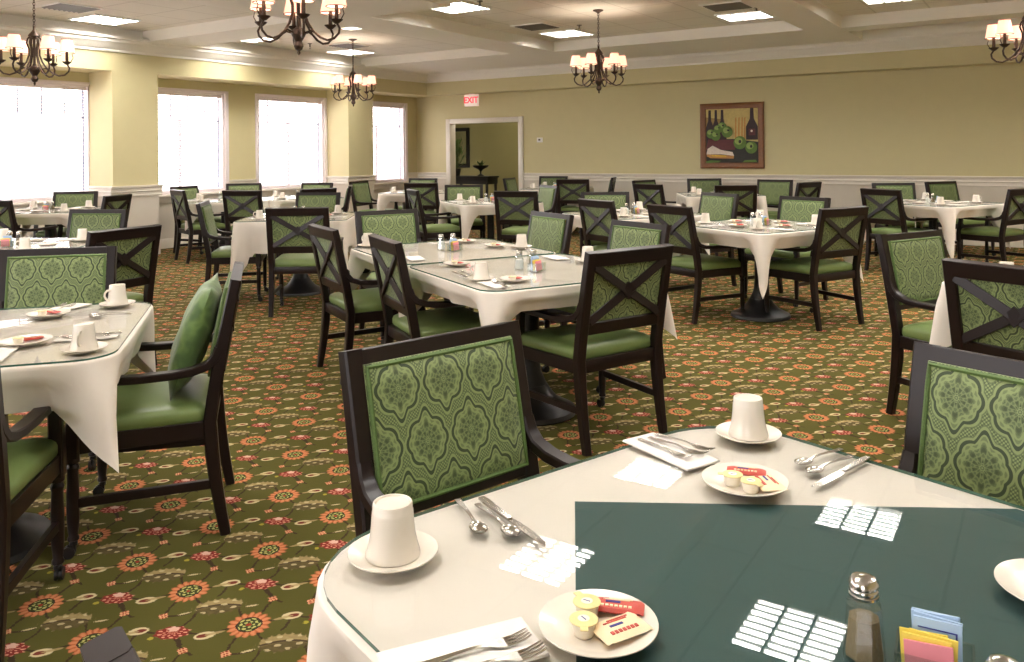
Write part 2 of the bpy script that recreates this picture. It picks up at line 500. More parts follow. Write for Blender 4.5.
# back wall with the doorway
DX0, DX1, DZ = -10.17, -8.52, 1.965
up, lo = MB(), MB()
for a, b in ((XW, DX0), (DX1, XR + .15)): wall_run(up, lo, a, b, YB, 'x', .15)
up.box(DX0, DX1, YB, YB + .15, DZ, ZT + .02)
up.box(XP, XR, YB - .34, YB, ZF, ZC)
struct(up, 'wall_back', M['wall'], 0); struct(lo, 'wall_back_wainscot', M['panel'], 0)
up, lo = MB(), MB(); wall_run(up, lo, YF, YB, XR, 'y', .15)
struct(up, 'wall_right', M['wall'], 0); struct(lo, 'wall_right_wainscot', M['panel'], 0)
up, lo = MB(), MB()
FILL_WIN = [(-9.6, -6.6), (-5.4, -2.4), (-.6, .8)]  # unseen windows added behind the camera to let in more daylight
fe = [XW] + [e for p in FILL_WIN for e in p] + [XR]
for i in range(0, len(fe), 2): wall_run(up, lo, fe[i], fe[i + 1], YF, 'x', -.15)
for i, (a, b) in enumerate(FILL_WIN):
    up.box(a, b, YF - .15, YF, WZ1, ZT + .02); lo.box(a, b, YF - .15, YF, 0, WZ0)
    mb = MB(); mb.box(a, a + .05, YF - .13, YF, WZ0, WZ1); mb.box(b - .05, b, YF - .13, YF, WZ0, WZ1); mb.box(a + .05, b - .05, YF - .13, YF, WZ1 - .05, WZ1); mb.box(a + .05, b - .05, YF - .13, YF, WZ0, WZ0 + .05); mb.box((a + b) / 2 - .03, (a + b) / 2 + .03, YF - .1, YF - .04, WZ0 + .05, WZ1 - .05)
    struct(mb, 'window_%d' % (7 + i), M['frame_w'], 0)
struct(up, 'wall_front', M['wall'], 0); struct(lo, 'wall_front_wainscot', M['panel'], 0)
# crown moulding
def crown(axis):
    prof = [(0, ZC), (.025, ZC), (.03, ZC + .03), (.06, ZC + .05), (.09, ZC + .09), (.13, ZC + .12), (.14, ZC + .15), (.17, ZB - .005), (.17, ZB + .03), (0, ZB + .03)]
    mb = MB()
    if axis == 'y':
        mb.loft([[(XP + d, y, z) for d, z in prof] for y in (YF, YB - .34)])
    else:
        mb.loft([[(x, YB - .34 - d, z) for d, z in prof] for x in (XP, XR)])
    return mb
struct(crown('y'), 'trim_1', M['ceil'], 20); struct(crown('x'), 'trim_2', M['ceil'], 20)
# chair rails and baseboards: small stepped profiles
RP = [(0, .83), (.012, .83), (.016, .845), (.010, .86), (.010, .885), (.026, .893), (.026, .905), (.014, .912), (.014, .938), (.036, .95), (.04, .975), (0, .978)]
BP = [(0, 0), (.016, 0), (.016, .105), (.010, .125), (.006, .14), (0, .145)]
def run_y(mb, prof, x, y0, y1, sgn=1): mb.loft([[(x + sgn * d, y, z) for d, z in prof] for y in (y0, y1)])
def run_x(mb, prof, y, x0, x1, sgn=-1): mb.loft([[(x, y + sgn * d, z) for d, z in prof] for x in (x0, x1)])
r1, b1 = MB(), MB()
segs = [(YF, -2.77), (-.23, -.07), (3.0, 3.24), (6.99, 6.995), (8.59, 9.13), (12.99, YB)]
for a, b in segs:
    if b - a > .02: run_y(r1, RP, XW, a, b)
for a, b in PIL: run_y(r1, RP, XP, a - .04, b + .04); run_y(b1, BP, XP, a, b)
for a, b in PIL:
    for yy, s_ in ((a, -1), (b, 1)):
        run_x(r1, RP, yy, XW, XP, s_); run_x(b1, BP, yy, XW, XP, s_)
for a, b in ((YF, 2.35), (3.0, 6.31), (6.99, 10.74), (11.38, YB)): run_y(b1, BP, XW, a, b)
struct(r1, 'trim_3', M['white'], 25); struct(b1, 'baseboard_left', M['white'], 25)
r1, b1 = MB(), MB()
for a, b in ((XW, DX0 - .10), (DX1 + .10, XR)):
    run_x(r1, RP, YB, a, b); run_x(b1, BP, YB, a, b)
struct(r1, 'trim_4', M['white'], 25); struct(b1, 'baseboard_back', M['white'], 25)
# door casing
mb = MB()
mb.box(DX0 - .10, DX0 + .008, YB - .025, YB + .16, 0, DZ + .09, .006); mb.box(DX1 - .008, DX1 + .10, YB - .025, YB + .16, 0, DZ + .09, .006)
mb.box(DX0 + .008, DX1 - .008, YB - .025, YB + .16, DZ - .008, DZ + .09, .006)
struct(mb, 'door_1', M['white'])
# hall beyond the doorway
HX0, HX1, HY1, HZ = -13.2, -7.6, 16.3, 2.6
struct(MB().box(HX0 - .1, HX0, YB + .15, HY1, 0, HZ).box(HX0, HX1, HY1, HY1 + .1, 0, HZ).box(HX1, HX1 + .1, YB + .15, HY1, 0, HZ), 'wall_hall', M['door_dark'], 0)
struct(MB().box(HX0, HX1, YB + .15, HY1, HZ, HZ + .1), 'ceiling_hall', M['ceil'], 0)
struct(MB().box(HX0 - .16, HX0 - .1, YB + .1, HY1 + .2, -.3, 3.1).box(HX0 - .16, XW - .16, YB + .09, YB + .15, -.3, 3.1), 'wall_white_skin', M['frame_w'], 0)  # white skin added over the hall so the window views stay bright
# windows
for i, (a, b) in enumerate(WIN):
    mb = MB(); x0, x1 = XW - .13, XW - .01
    f = .035
    mb.box(x0, x1, a, a + f, WZ0, WZ1); mb.box(x0, x1, b - f, b, WZ0, WZ1)
    mb.box(x0, x1, a + f, b - f, WZ1 - f, WZ1); mb.box(x0, x1, a + f, b - f, WZ0, WZ0 + f)
    wdw = struct(mb, 'window_%d' % (i + 1), M['frame_w'], 0)
    mb = MB(); mb.box(XW - .02, XW + .022, a - .06, a + .005, WZ0 - .02, WZ1 + .028, .004); mb.box(XW - .02, XW + .022, b - .005, b + .06, WZ0 - .02, WZ1 + .028, .004)
    mb.box(XW - .02, XW + .022, a, b, WZ1 - .005, WZ1 + .028, .004)
    mb.build('window_frame', M['frame_w'], wdw)
    MB().box(XW - .12, XW + .07, a - .09, b + .09, WZ0 - .035, WZ0 - .002, .006).box(XW, XW + .03, a - .06, b + .06, WZ0 - .12, WZ0 - .035, .004).build('window_sill', M['white'], wdw)
    MB().box(XW - .105, XW - .10, a + f, b - f, WZ0 + f, WZ1 - f).build('pane', M['pane'], wdw)
    mb = MB(); n = max(3, round((b - a) / .30)); zt0 = WZ1 - .45
    for k in range(1, n):
        yy = a + (b - a) * k / n; mb.box(XW - .118, XW - .108, yy - .011, yy + .011, zt0, WZ1 - f)
    mid = (a + b) / 2
    mb.build('muntin_grid', M['muntin'], wdw)
    MB().box(XW - .112, XW - .104, a + f, b - f, zt0 - .012, zt0 + .012).box(XW - .112, XW - .104, mid - .03, mid + .03, WZ0 + f, zt0).build('sash_bar', M['frame_w'], wdw)
    MB().box(XW - .098, XW - .09, b - f - .035, b - f - .012, WZ0 + f, WZ1 - f).build('jamb_strip', M['side_strip'], wdw)  # thin blue-grey strip by the jamb, cut into dashes by the slats
    # venetian blind
    root = empty('venetian_blind', (XW - .05, mid, WZ0))
    tag(root, ['white slatted blind outside the photographed part, far front', 'white slatted blind outside the photographed part, before the front pillar', 'white slatted blind in the widest window, before the first pillar', 'white slatted blind in the window just past the first pillar',
               'white slatted blind in the window just before the second pillar', 'white slatted blind in the narrow-looking window beside the room corner'][i], 'blind', 'venetian blinds')
    L = (b - a) / 2 - f - .01; Ls = L - .012
    MB().box(-.03, .03, -L, L, WZ1 - WZ0 - f - .045, WZ1 - WZ0 - f - .002, .005).build('headrail', M['slat'], root)
    mb = MB(); z = f + .03
    while z < WZ1 - WZ0 - f - .07:
        mb.loft([[(-.024, y, z - .008), (0, y, z + .004), (.024, y, z - .002), (.024, y, z - .004), (0, y, z + .002), (-.024, y, z - .010)] for y in (-Ls, Ls)])
        z += .045
    mb.build('slats', M['slat'], root, 0)
    MB().box(-.024, .024, -Ls, Ls, f + .002, f + .018, .004).build('bottom_rail', M['slat'], root)
    mb = MB()
    for yy in (-Ls * .8, 0, Ls * .8): mb.tube([(.026, yy, f + .01), (.026, yy, WZ1 - WZ0 - f - .03)], .0015, 5)
    mb.build('cords', M['slat'], root)
# pale house outside, well below the sight lines' end: ground
struct(MB().box(-40, XW - .4, -25, 45, -.35, -.3), 'ground_outside', plain('outdoor_paving', srgb(214, 206, 204), .9), 0)

# ------------------------------------------------------------------ ceiling fixtures
def mk_troffer():
    r = empty('ceiling_light'); h = .30
    mb = MB()
    for a in ((-h, h, -h, -h + .022), (-h, h, h - .022, h), (-h, -h + .022, -h + .022, h - .022), (h - .022, h, -h + .022, h - .022)): mb.box(*a, -.014, .004)
    mb.build('frame', M['plastic'], r, 0)
    MB().box(-h + .02, h - .02, -h + .02, h - .02, -.001, .003).build('diffuser', M['troffer'], r, 0)
    mb = MB()
    for k in (-1, 1): mb.box(k * .095 - .009, k * .095 + .009, -h + .022, h - .022, -.020, -.001)
    for k in range(-3, 4): mb.box(-h + .022, h - .022, k * .075 - .011, k * .075 + .011, -.020, -.001)
    mb.build('louvre', M['louvre'], r, 0)
    return r
PT = mk_troffer()
lights = [(-5.85, 10.45, 'white square ceiling light with a vent just past it, near the doorway'), (-3.25, 10.45, 'white square ceiling light in front of the painting'),
          (-5.82, 7.75, 'white square ceiling light between the two hanging lamps of the middle bays'), (-3.06, 7.02, 'square ceiling light reflected on the cloth beside the two-forks napkin'),
          (-1.5, 10.15, 'white square ceiling light cut by the top edge above the bare wall'), (-1.30, 7.02, 'square ceiling light reflected beside the knife on the teal overlay'),
          (-9.85, 10.15, 'white square ceiling light behind the chandelier by the corner'), (-9.82, 8.05, 'white square ceiling light over the second window'), (-9.88, 5.85, 'white square ceiling light over the first pillar'),
          (-3.04, 5.12, 'square ceiling light reflected next to the plate of creamers'), (-1.35, 5.12, 'square ceiling light reflected next to the pepper shaker'),
          (.6, 7.0, None), (.6, 10.15, None), (.6, 4.6, None), (.6, 8.6, None), (1.25, 10.15, None), (.6, 2.4, None), (-.9, .1, None), (-5.2, 2.4, None) , (-7.9, 4.6, None), (-7.75, 8.0, 'white square ceiling light beside the nearer chandelier'), (-3.9, 2.4, None), (-1.3, 2.4, None), (-8.9, .2, None), (-4., -.9, None)]  # entries without a label are unseen extra panels added to brighten the room
for x, y, lb in lights:
    spawn(PT, x, y, ZT - .004, 0, lb or 'square ceiling light panel added out of view to brighten the room', 'ceiling light', 'square ceiling lights')
def mk_vent():
    r = empty('air_vent'); h = .26
    mb = MB()
    for a in ((-h, h, -h, -h + .03), (-h, h, h - .03, h), (-h, -h + .03, -h + .03, h - .03), (h - .03, h, -h + .03, h - .03)): mb.box(*a, -.012, .0)
    mb.build('frame', M['plastic'], r, 0)
    mb = MB(); mb.box(-h + .02, h - .02, -h + .02, h - .02, -.002, -.0005)
    mb.build('grille_back', M['dgrey'], r, 0)
    mb = MB()
    for k in range(8):
        y = -.20 + k * .057
        mb.loft([[(x, y, -.002), (x, y + .004, -.002), (x, y + .034, -.016), (x, y + .03, -.018)] for x in (-h + .03, h - .03)])
    mb.build('louvre', M['dgrey'], r, 0)
    return r
PV = mk_vent()
for x, y, lb in ((-5.86, 9.62, 'grey louvred air vent beside the ceiling light near the doorway'), (-3.2, 9.62, 'grey louvred air vent beside the ceiling light before the painting'),
                 (-9.3, 9.52, 'grey louvred air vent behind the chandelier by the corner'), (-9.4, 5.15, 'grey louvred air vent beside the ceiling light over the first pillar')):
    spawn(PV, x, y, ZT - .0005, 0, lb, 'air vent', 'ceiling air vents')
def mk_sprinkler():
    mb = MB()
    mb.lathe([(.035, 0), (.035, -.006), (.012, -.010), (.010, -.045), (.016, -.048), (.010, -.055)], n=14)
    mb.tube([(.012, 0, -.045), (.018, 0, -.062), (.004, 0, -.082)], .003, 6); mb.tube([(-.012, 0, -.045), (-.018, 0, -.062), (-.004, 0, -.082)], .003, 6)
    mb.lathe([(.003, -.08), (.022, -.084), (.022, -.087), (.003, -.088)], n=14)
    return mb.build('sprinkler_head', M['dgrey'])
PS = mk_sprinkler()
for x, y, lb in ((-5.34, 9.88, 'small sprinkler head beside the ceiling light near the doorway'), (-2.95, 9.94, 'small sprinkler head beside the ceiling light before the painting'),
                 (-5.39, 7.62, 'small sprinkler head beside the light over the middle tables'), (-9.6, 9.0, 'small sprinkler head near the chandelier by the corner')):
    spawn(PS, x, y, ZT - .0005, 0, lb, 'sprinkler', 'ceiling sprinklers')
def mk_chandelier():
    r = empty('chandelier')
    MB().lathe([(.002, 0), (.065, -.002), (.062, -.012), (.03, -.026), (.012, -.04), (.002, -.045)], n=20).build('canopy', M['bronze'], r)
    mb = MB(); z = -.04; k = 0
    while z > -.44:
        a = PI / 2 * (k % 2)
        mb.tube([(.011 * math.cos(t) * math.cos(a), .011 * math.cos(t) * math.sin(a), z - .016 + .019 * math.sin(t)) for t in [2 * PI * q / 8 for q in range(8)]], .003, 5, True)
        z -= .027; k += 1
    mb.build('chain', M['bronze'], r)
    mb = MB()
    mb.lathe([(.004, -.43), (.012, -.44), (.012, -.47), (.022, -.485), (.05, -.52), (.055, -.535), (.02, -.545), (.012, -.57), (.012, -.80), (.018, -.82), (.045, -.84), (.05, -.87), (.035, -.90), (.022, -.92), (.034, -.95), (.024, -.975), (.008, -.985), (.012, -1.0), (.002, -1.015)], n=18)
    mb.build('stem', M['bronze'], r)
    for q in range(6):
        a = 2 * PI * q / 6 + .35; ca, sa = math.cos(a), math.sin(a)
        P = lambda d, z: (d * ca, d * sa, z)
        mb = MB()
        mb.tube([P(.03, -.53), P(.055, -.56), P(.065, -.60), P(.045, -.66), P(.045, -.72), P(.07, -.79), P(.11, -.85), P(.16, -.895), P(.21, -.915), P(.26, -.905), P(.295, -.87), P(.302, -.835), P(.285, -.805), P(.28, -.79)], .0085, 7)
        mb.tube([P(.045, -.86), P(.09, -.845), P(.13, -.865), P(.17, -.90)], .007, 6)
        arm = mb.build('arm', M['bronze'], r)
        c = (.28 * ca, .28 * sa, 0)
        mb = MB(); mb.lathe([(.006, -.805), (.018, -.80), (.042, -.778), (.044, -.773), (.015, -.775), (.014, -.76), (.013, -.66)], c, 14)
        mb.tube([(.315 * ca, .315 * sa, -.77), (.335 * ca, .335 * sa, -.735), (.325 * ca, .325 * sa, -.70), (.34 * ca, .34 * sa, -.68)], .004, 5)
        mb.build('candle_sleeve', M['bronze'], arm)
        mb = MB(); n = 20
        prof = [(.072, -.685), (.071, -.68), (.048, -.555), (.047, -.552), (.045, -.553), (.069, -.682)]
        mb.loft([[(c[0] + rr * math.cos(2 * PI * i / n), c[1] + rr * math.sin(2 * PI * i / n), z) for i in range(n)] for rr, z in prof], False, True)
        sh = mb.build('lamp_shade', M['shade'], arm)
        for rr, z in ((.0725, -.684), (.048, -.553)):
            mb = MB(); mb.tube([(c[0] + rr * math.cos(2 * PI * i / 20), c[1] + rr * math.sin(2 * PI * i / 20), z) for i in range(20)], .0035, 5, True)
            mb.build('shade_trim', M['shade_trim'], arm)
        ld = bpy.data.lights.new('bulb', 'POINT'); ld.energy = BULB_WATTS; ld.color = (1, .84, .68); ld.shadow_soft_size = .018
        lo_ = bpy.data.objects.new('bulb', ld); COL.objects.link(lo_); lo_.parent = arm; lo_.location = (c[0], c[1], -.61)
    return r
M['shade_trim'] = plain('brown_shade_trim', srgb(120, 74, 56), .8)
PC = mk_chandelier()
for x, y, lb in ((-4.58, 8.96, 'bronze six-shade chandelier hanging in the middle bay, between vent lights'), (-8.73, 9.04, 'bronze six-shade chandelier hanging by the second pillar'),
                 (-8.29, 4.19, 'bronze six-shade chandelier hanging before the widest window'), (-4.40, 4.02, 'bronze chandelier hanging closest to the camera, shades cut by the top edge'),
                 (-.16, 8.96, 'bronze chandelier half out of view before the bare wall')):
    spawn(PC, x, y, ZT, random.random(), lb, 'chandelier', 'bronze chandeliers')

# ------------------------------------------------------------------ chair
def chair_y(z):                                    # centre line of a rear post, front is +y, back top at y = 0
    if z >= .42: return .095 - .095 * ((z - .42) / .515) ** 1.15
    return .095 - .05 * ((.42 - z) / .42) ** 1.6
def uvpanel(nx, nz, x0, x1, z0, z1, off, bulge, sgn, name, mat, parent):
    bm = bmesh.new(); uvl = bm.loops.layers.uv.new('UVMap'); g = []
    th = .012
    for j in range(nz + 1):
        row = []
        for i in range(nx + 1):
            a, b = i / nx, j / nz; x = x0 + (x1 - x0) * a; z = z0 + (z1 - z0) * b
            e = min(a, 1 - a, b, 1 - b) * 8; e = min(1, e) ** .5 if e > 0 else 0
            row.append(bm.verts.new((x, chair_y(z) + off + sgn * (bulge * e), z)))
        g.append(row)
    for j in range(nz):
        for i in range(nx):
            f = bm.faces.new((g[j][i], g[j][i + 1], g[j + 1][i + 1], g[j + 1][i]))
            for l in f.loops: l[uvl].uv = (l.vert.co.x + .222, l.vert.co.z)
    # back side
    bk = [[bm.verts.new((v.co.x, chair_y(v.co.z) + off - sgn * th, v.co.z)) for v in (r[0], r[-1])] for r in (g[0], g[-1])]
    bm.faces.new((bk[0][0], bk[1][0], bk[1][1], bk[0][1]))
    bm.faces.new([g[0][i] for i in range(nx + 1)][::-1] + [bk[0][0], bk[0][1]])
    bm.faces.new([g[-1][i] for i in range(nx + 1)] + [bk[1][1], bk[1][0]])
    bm.faces.new([g[j][0] for j in range(nz + 1)] + [bk[1][0], bk[0][0]])
    bm.faces.new([g[j][-1] for j in range(nz + 1)][::-1] + [bk[0][1], bk[1][1]])
    bmesh.ops.recalc_face_normals(bm, faces=bm.faces[:])
    me = bpy.data.meshes.new(name); bm.to_mesh(me); bm.free(); me.materials.append(mat)
    for p in me.polygons: p.use_smooth = True
    me.set_sharp_from_angle(angle=rad(50))
    o = bpy.data.objects.new(name, me); COL.objects.link(o); o.parent = parent
    return o
def cushion(mb, wr, wf, y0, y1, z0, z1, crown=.018, n=12):
    loops = []
    def outline(ins, z, top=False):
        pts = []
        r = .035
        hw = lambda y: (wr + (wf - wr) * (y - y0) / (y1 - y0)) / 2 - ins
        cs = [(hw(y1) - r, y1 - ins - r, 0), (-hw(y1) + r, y1 - ins - r, 90), (-hw(y0) + r, y0 + ins + r, 180), (hw(y0) - r, y0 + ins + r, 270)]
        for cx, cy, a0 in cs:
            for k in range(5):
                a = rad(a0 + 90 * k / 4); pts.append((cx + r * math.cos(a), cy + r * math.sin(a), z))
        return pts
    for ins, z in ((.006, z0), (0, z0 + .012), (0, z1 - .022), (.006, z1 - .010), (.02, z1), (.06, z1 + crown * .5), (.12, z1 + crown * .85), (.19, z1 + crown)):
        loops.append(outline(ins, z))
    mb.loft(loops)
def mk_chair():
    r = empty('dining_chair')
    W = .53; px = W / 2 - .024
    zs = [0, .1, .2, .3, .42, .5, .6, .7, .8, .87, .935]
    for s in (-1, 1):
        MB().sweep([(s * px, chair_y(z), z) for z in zs], (1, 0, 0), [.036, .039, .042, .046] + [.05] * 7, [.036, .04, .044, .048] + [.046] * 4 + [.042, .04, .038]).build('rear_leg', M['wood'], r)
    def rail(z0, z1, th, nm):
        MB().sweep([(-px + .02, (chair_y(z0) + chair_y(z1)) / 2, (z0 + z1) / 2), (px - .02, (chair_y(z0) + chair_y(z1)) / 2, (z0 + z1) / 2)], (0, (chair_y(z1) - chair_y(z0)), z1 - z0), z1 - z0, th, .12).build(nm, M['wood'], r)
    rail(.868, .935, .040, 'top_rail'); rail(.545, .603, .036, 'lower_rail')
    xi = px - .024
    fx0, fz0, fz1 = .224, .575, .903
    fp = uvpanel(16, 14, -fx0, fx0, fz0, fz1, .024, .016, 1, 'back_cushion', M['fabric'], r)
    mb = MB()
    pts = []
    q = .006
    for a, b in ((-fx0 + q, fz0 + q), (fx0 - q, fz0 + q), (fx0 - q, fz1 - q), (-fx0 + q, fz1 - q)): pts.append((a, b))
    path = []
    for i in range(4):
        a, b = pts[i], pts[(i + 1) % 4]
        for k in range(8):
            t = k / 8; x = a[0] + (b[0] - a[0]) * t; z = a[1] + (b[1] - a[1]) * t; path.append((x, chair_y(z) + .028, z))
    mb.tube(path, .006, 6, True); mb.build('piping', M['piping'], fp)
    uvpanel(8, 8, -xi, xi, .602, .869, -.006, .002, -1, 'back_panel', M['fabric'], r)
    mb = MB()
    for s in (-1, 1):
        A = Vector((-xi * s, chair_y(.605) - .014, .605)); B = Vector((xi * s, chair_y(.866) - .014, .866))
        mb.sweep([A, (A + B) / 2, B], (0, 1, -.17), .016, .040, .15)
    yc = chair_y(.735) - .016
    mb.loft([[(.042 * math.cos(2 * PI * k / 4), y, .735 + .042 * math.sin(2 * PI * k / 4)) for k in range(4)] for y in (yc - .010, yc + .010)])
    mb.build('cross_brace', M['wood'], r)
    # seat
    mb = MB()
    y0, y1 = chair_y(.42) - .015, .566
    for s in (-1, 1):
        mb.sweep([(s * (px), y0 + .02, .392), (s * (.272), y1 - .02, .392)], (0, 0, 1), .062, .03, .12)
    mb.box(-px, px, y0, y0 + .028, .362, .422, .003); mb.box(-.272, .272, y1 - .035, y1 - .006, .362, .422, .003)
    mb.build('seat_frame', M['wood'], r)
    mb = MB(); cushion(mb, .50, .565, y0 + .025, y1 + .004, .42, .478); mb.build('seat_cushion', M['vinyl'], r)
    for s in (-1, 1):
        fx = .272 * s
        mb = MB()
        mb.sweep([(fx, .525, .600), (fx, .528, .56), (fx, .540, .49), (fx, .544, .42), (fx, .544, .35)], (1, 0, 0), [.04, .04, .044, .048, .048], [.036, .036, .042, .048, .048])
        mb.lathe([(.024, .352), (.024, .335), (.017, .328), (.022, .315), (.018, .30), (.021, .22), (.020, .13), (.015, .08), (.019, .072), (.019, .064), (.012, .06)], (fx, .544, 0), 14)
        lg = mb.build('front_leg', M['wood'], r)
        mb = MB()
        mb.lathe([(.009, .062), (.014, .056), (.014, .046), (.006, .044)], (fx, .544, 0), 10)
        for d in (-.012, .004): mb.loft([[(fx + d + e, 0.544 + .014 + .021 * math.cos(2 * PI * k / 14), .022 + .021 * math.sin(2 * PI * k / 14)) for k in range(14)] for e in (0, .009)])
        mb.box(fx - .004, fx + .004, .536, .561, .022, .048)
        mb.build('caster', M['black'], lg)
        x0 = s * (px + .003)
        P = [(.058, .688), (.072, .655), (.10, .627), (.15, .610), (.22, .602), (.33, .600), (.44, .603), (.52, .609), (.560, .612)]
        pts = [(x0 + (fx - x0) * (y / .56), y, z) for y, z in P]
        MB().sweep(pts, (1, 0, 0), [.038, .040, .042, .045, .047, .048, .048, .047, .045], [.040, .036, .032, .030, .028, .028, .028, .027, .024], .3).build('armrest', M['wood'], r)
        MB().sweep([(s * px, chair_y(.19), .19), (fx, .544, .19)], (0, 0, 1), .032, .020, .15).build('stretcher', M['wood'], r)
    return r
CH = mk_chair()

# ------------------------------------------------------------------ tables
def rsq(h, rc, n=8):
    pts = []
    for cx, cy, a0 in ((h - rc, h - rc, 0), (-h + rc, h - rc, 90), (-h + rc, -h + rc, 180), (h - rc, -h + rc, 270)):
        for k in range(n + 1):
            a = rad(a0 + 90 * k / n); pts.append((cx + rc * math.cos(a), cy + rc * math.sin(a)))
    return pts
def rsq_dense(h, rc, m=22, n=8):
    base = rsq(h, rc, n); out = []
    for i, p in enumerate(base):
        out.append(p); q = base[(i + 1) % len(base)]
        if math.hypot(q[0] - p[0], q[1] - p[1]) > h * .5:
            for k in range(1, m): out.append((p[0] + (q[0] - p[0]) * k / m, p[1] + (q[1] - p[1]) * k / m))
    return out
def mk_table(h, rc):
    r = empty('dining_table')
    MB().prism(rsq(h - .004, rc), .722, .752).build('table_top', M['wood'], r)
    mb = MB(); mb.lathe([(.16, .722), (.16, .70), (.05, .68), (.045, .62), (.045, .30), (.055, .22), (.085, .15)], n=20); mb.build('pedestal', M['black'], r)
    mb = MB(); mb.lathe([(.085, .155), (.105, .12), (.145, .075), (.20, .045), (.235, .028), (.243, .008), (.235, 0)], n=28); mb.build('base', M['black'], r)
    return r
def mk_cloth_mesh(h, rc, edge, corner, seed, cw=.17):
    rnd = random.Random(seed)
    out = rsq_dense(h, rc); n = len(out); bm = bmesh.new()
    ph = [rnd.random() * 6.3 for _ in range(6)]; cl = [corner * rnd.uniform(.88, 1.1) for _ in range(4)]
    N_ = []
    for i in range(n):
        a, b = out[i - 1], out[(i + 1) % n]; tx, ty = b[0] - a[0], b[1] - a[1]; L = math.hypot(tx, ty); N_.append((ty / L, -tx / L))
    rows = []
    ss = [0, .008, .03, .1, .2, .3, .42, .55, .68, .8, .9, 1]
    for s in ss:
        row = []
        for i, (x, y) in enumerate(out):
            k = 0 if x > 0 and y > 0 else 1 if y > 0 else 2 if x < 0 else 3
            dx, dy = h - abs(x), h - abs(y)
            d = max(dx, dy) - rc * .29          # distance along the edge from the corner
            d = max(0, d)
            wc = max(0, 1 - d / cw)
            L = edge + (cl[k] - edge) * wc
            ang = math.atan2(y, x)
            flare = .012 - .055 * s * (1 - max(0, 1 - d / .3)) + .012 * math.sin(ang * 9 + ph[0]) * s + .008 * math.sin(ang * 17 + ph[1]) * s
            fold = .030 * s * (math.exp(-(d / .05) ** 2)) - .05 * s * math.exp(-((d - .14) / .07) ** 2)
            o_ = .004 * min(1, s * 100) + (flare + fold) * min(1, s * 3)
            if s <= .008: o_ = .004 * (s / .008)
            z = .7575 - (.004 if s == .008 else 0) - L * s * (1 if s > .008 else 0)
            if L * s < .05: o_ = max(o_, .004 if s > .008 else o_)
            px_, py_ = x + N_[i][0] * o_, y + N_[i][1] * o_
            D = (math.copysign(.7071, x), math.copysign(.7071, y)); ww = max(0, 1 - d / (cw + .05)); al = px_ * D[0] + py_ * D[1]
            lx, ly = px_ - D[0] * al, py_ - D[1] * al; kk = .55 * s * ww
            px_ += -lx * kk + D[0] * .02 * s * ww; py_ += -ly * kk + D[1] * .02 * s * ww
            row.append(bm.verts.new((px_, py_, z)))
        rows.append(row)
    for a, b in zip(rows, rows[1:]):
        for i in range(n): bm.faces.new((a[i], b[i], b[(i + 1) % n], a[(i + 1) % n]))
    bm.faces.new(rows[0])
    bmesh.ops.recalc_face_normals(bm, faces=bm.faces[:])
    me = bpy.data.meshes.new('tablecloth'); bm.to_mesh(me); bm.free(); me.materials.append(M['cloth'])
    for p in me.polygons: p.use_smooth = True
    me.set_sharp_from_angle(angle=rad(60))
    return me
def mk_glass_top(h, rc):
    mb = MB(); poly = rsq(h, rc)
    mb.loft([[(x, y, .7585) for x, y in poly], [(x, y, .7645) for x, y in poly]])
    mb.bm.faces.ensure_lookup_table()
    for f in mb.bm.faces:
        f.normal_update()
        f.material_index = 0 if abs(f.normal.z) > .5 else 1
    return mb.build('glass_top', [M['glass'], M['glass_edge']], None, 0)
ZG = .765
# key: centre, rotation of one side's outward direction, half size, corner radius, hem at mid side, hem at corner, phrase
TAB = {
 'T1': ((-.325, 1.222), 71, .548, .19, .125, .34, 'the table with the teal overlay'),
 'T2': ((-2.34, 3.75), 61.5, .522, .10, .11, .34, 'the nearer twin table'),
 'T3': ((-3.262, 4.251), 61.5, .522, .10, .11, .34, 'the farther twin table'),
 'T4': ((-3.22, 1.41), 50, .535, .12, .15, .34, 'the table by the cushioned chair'),
 'T5': ((-6.15, 2.95), 30, .53, .10, .125, .34, 'the table past the cushioned chair'),
 'T6': ((-9.8, 5.1), 40, .53, .10, .125, .40, 'the table at the widest window'),
 'T7': ((-6.3, 5.75), 37, .53, .08, .30, .62, 'the long-clothed table'),
 'T8': ((-9.55, 7.35), 58, .52, .10, .125, .34, 'the table at the second window'),
 'T9': ((-9.02, 8.26), 58, .52, .10, .125, .34, 'the table at the third window'),
 'T11': ((-8.4, 10.2), 18, .53, .10, .125, .5, 'the table at the narrow-looking window'),
 'T12': ((-5.95, 8.6), 54, .53, .10, .125, .52, 'the table in front of the doorway'),
 'T13': ((-7.0, 12.1), 15, .53, .10, .125, .34, 'the table past the doorway'),
 'T14': ((-3.5, 7.55), 63, .53, .10, .125, .4, 'the table behind bluish-framed chairs'),
 'T15': ((-2.03, 6.87), 62.7, .53, .08, .125, .50, 'the table with a hanging cloth point'),
 'T16': ((-3.9, 11.3), 30, .53, .10, .125, .5, 'the table under the painting'),
 'T18': ((-1.12, 10.45), 64, .53, .08, .125, .55, 'the table before the bare back wall'),
 'T19': ((.24, 4.66), 68, .53, .06, .20, .32, 'the mostly hidden table at the aisle'),
}
gt_cache = {}
PTAB = {}
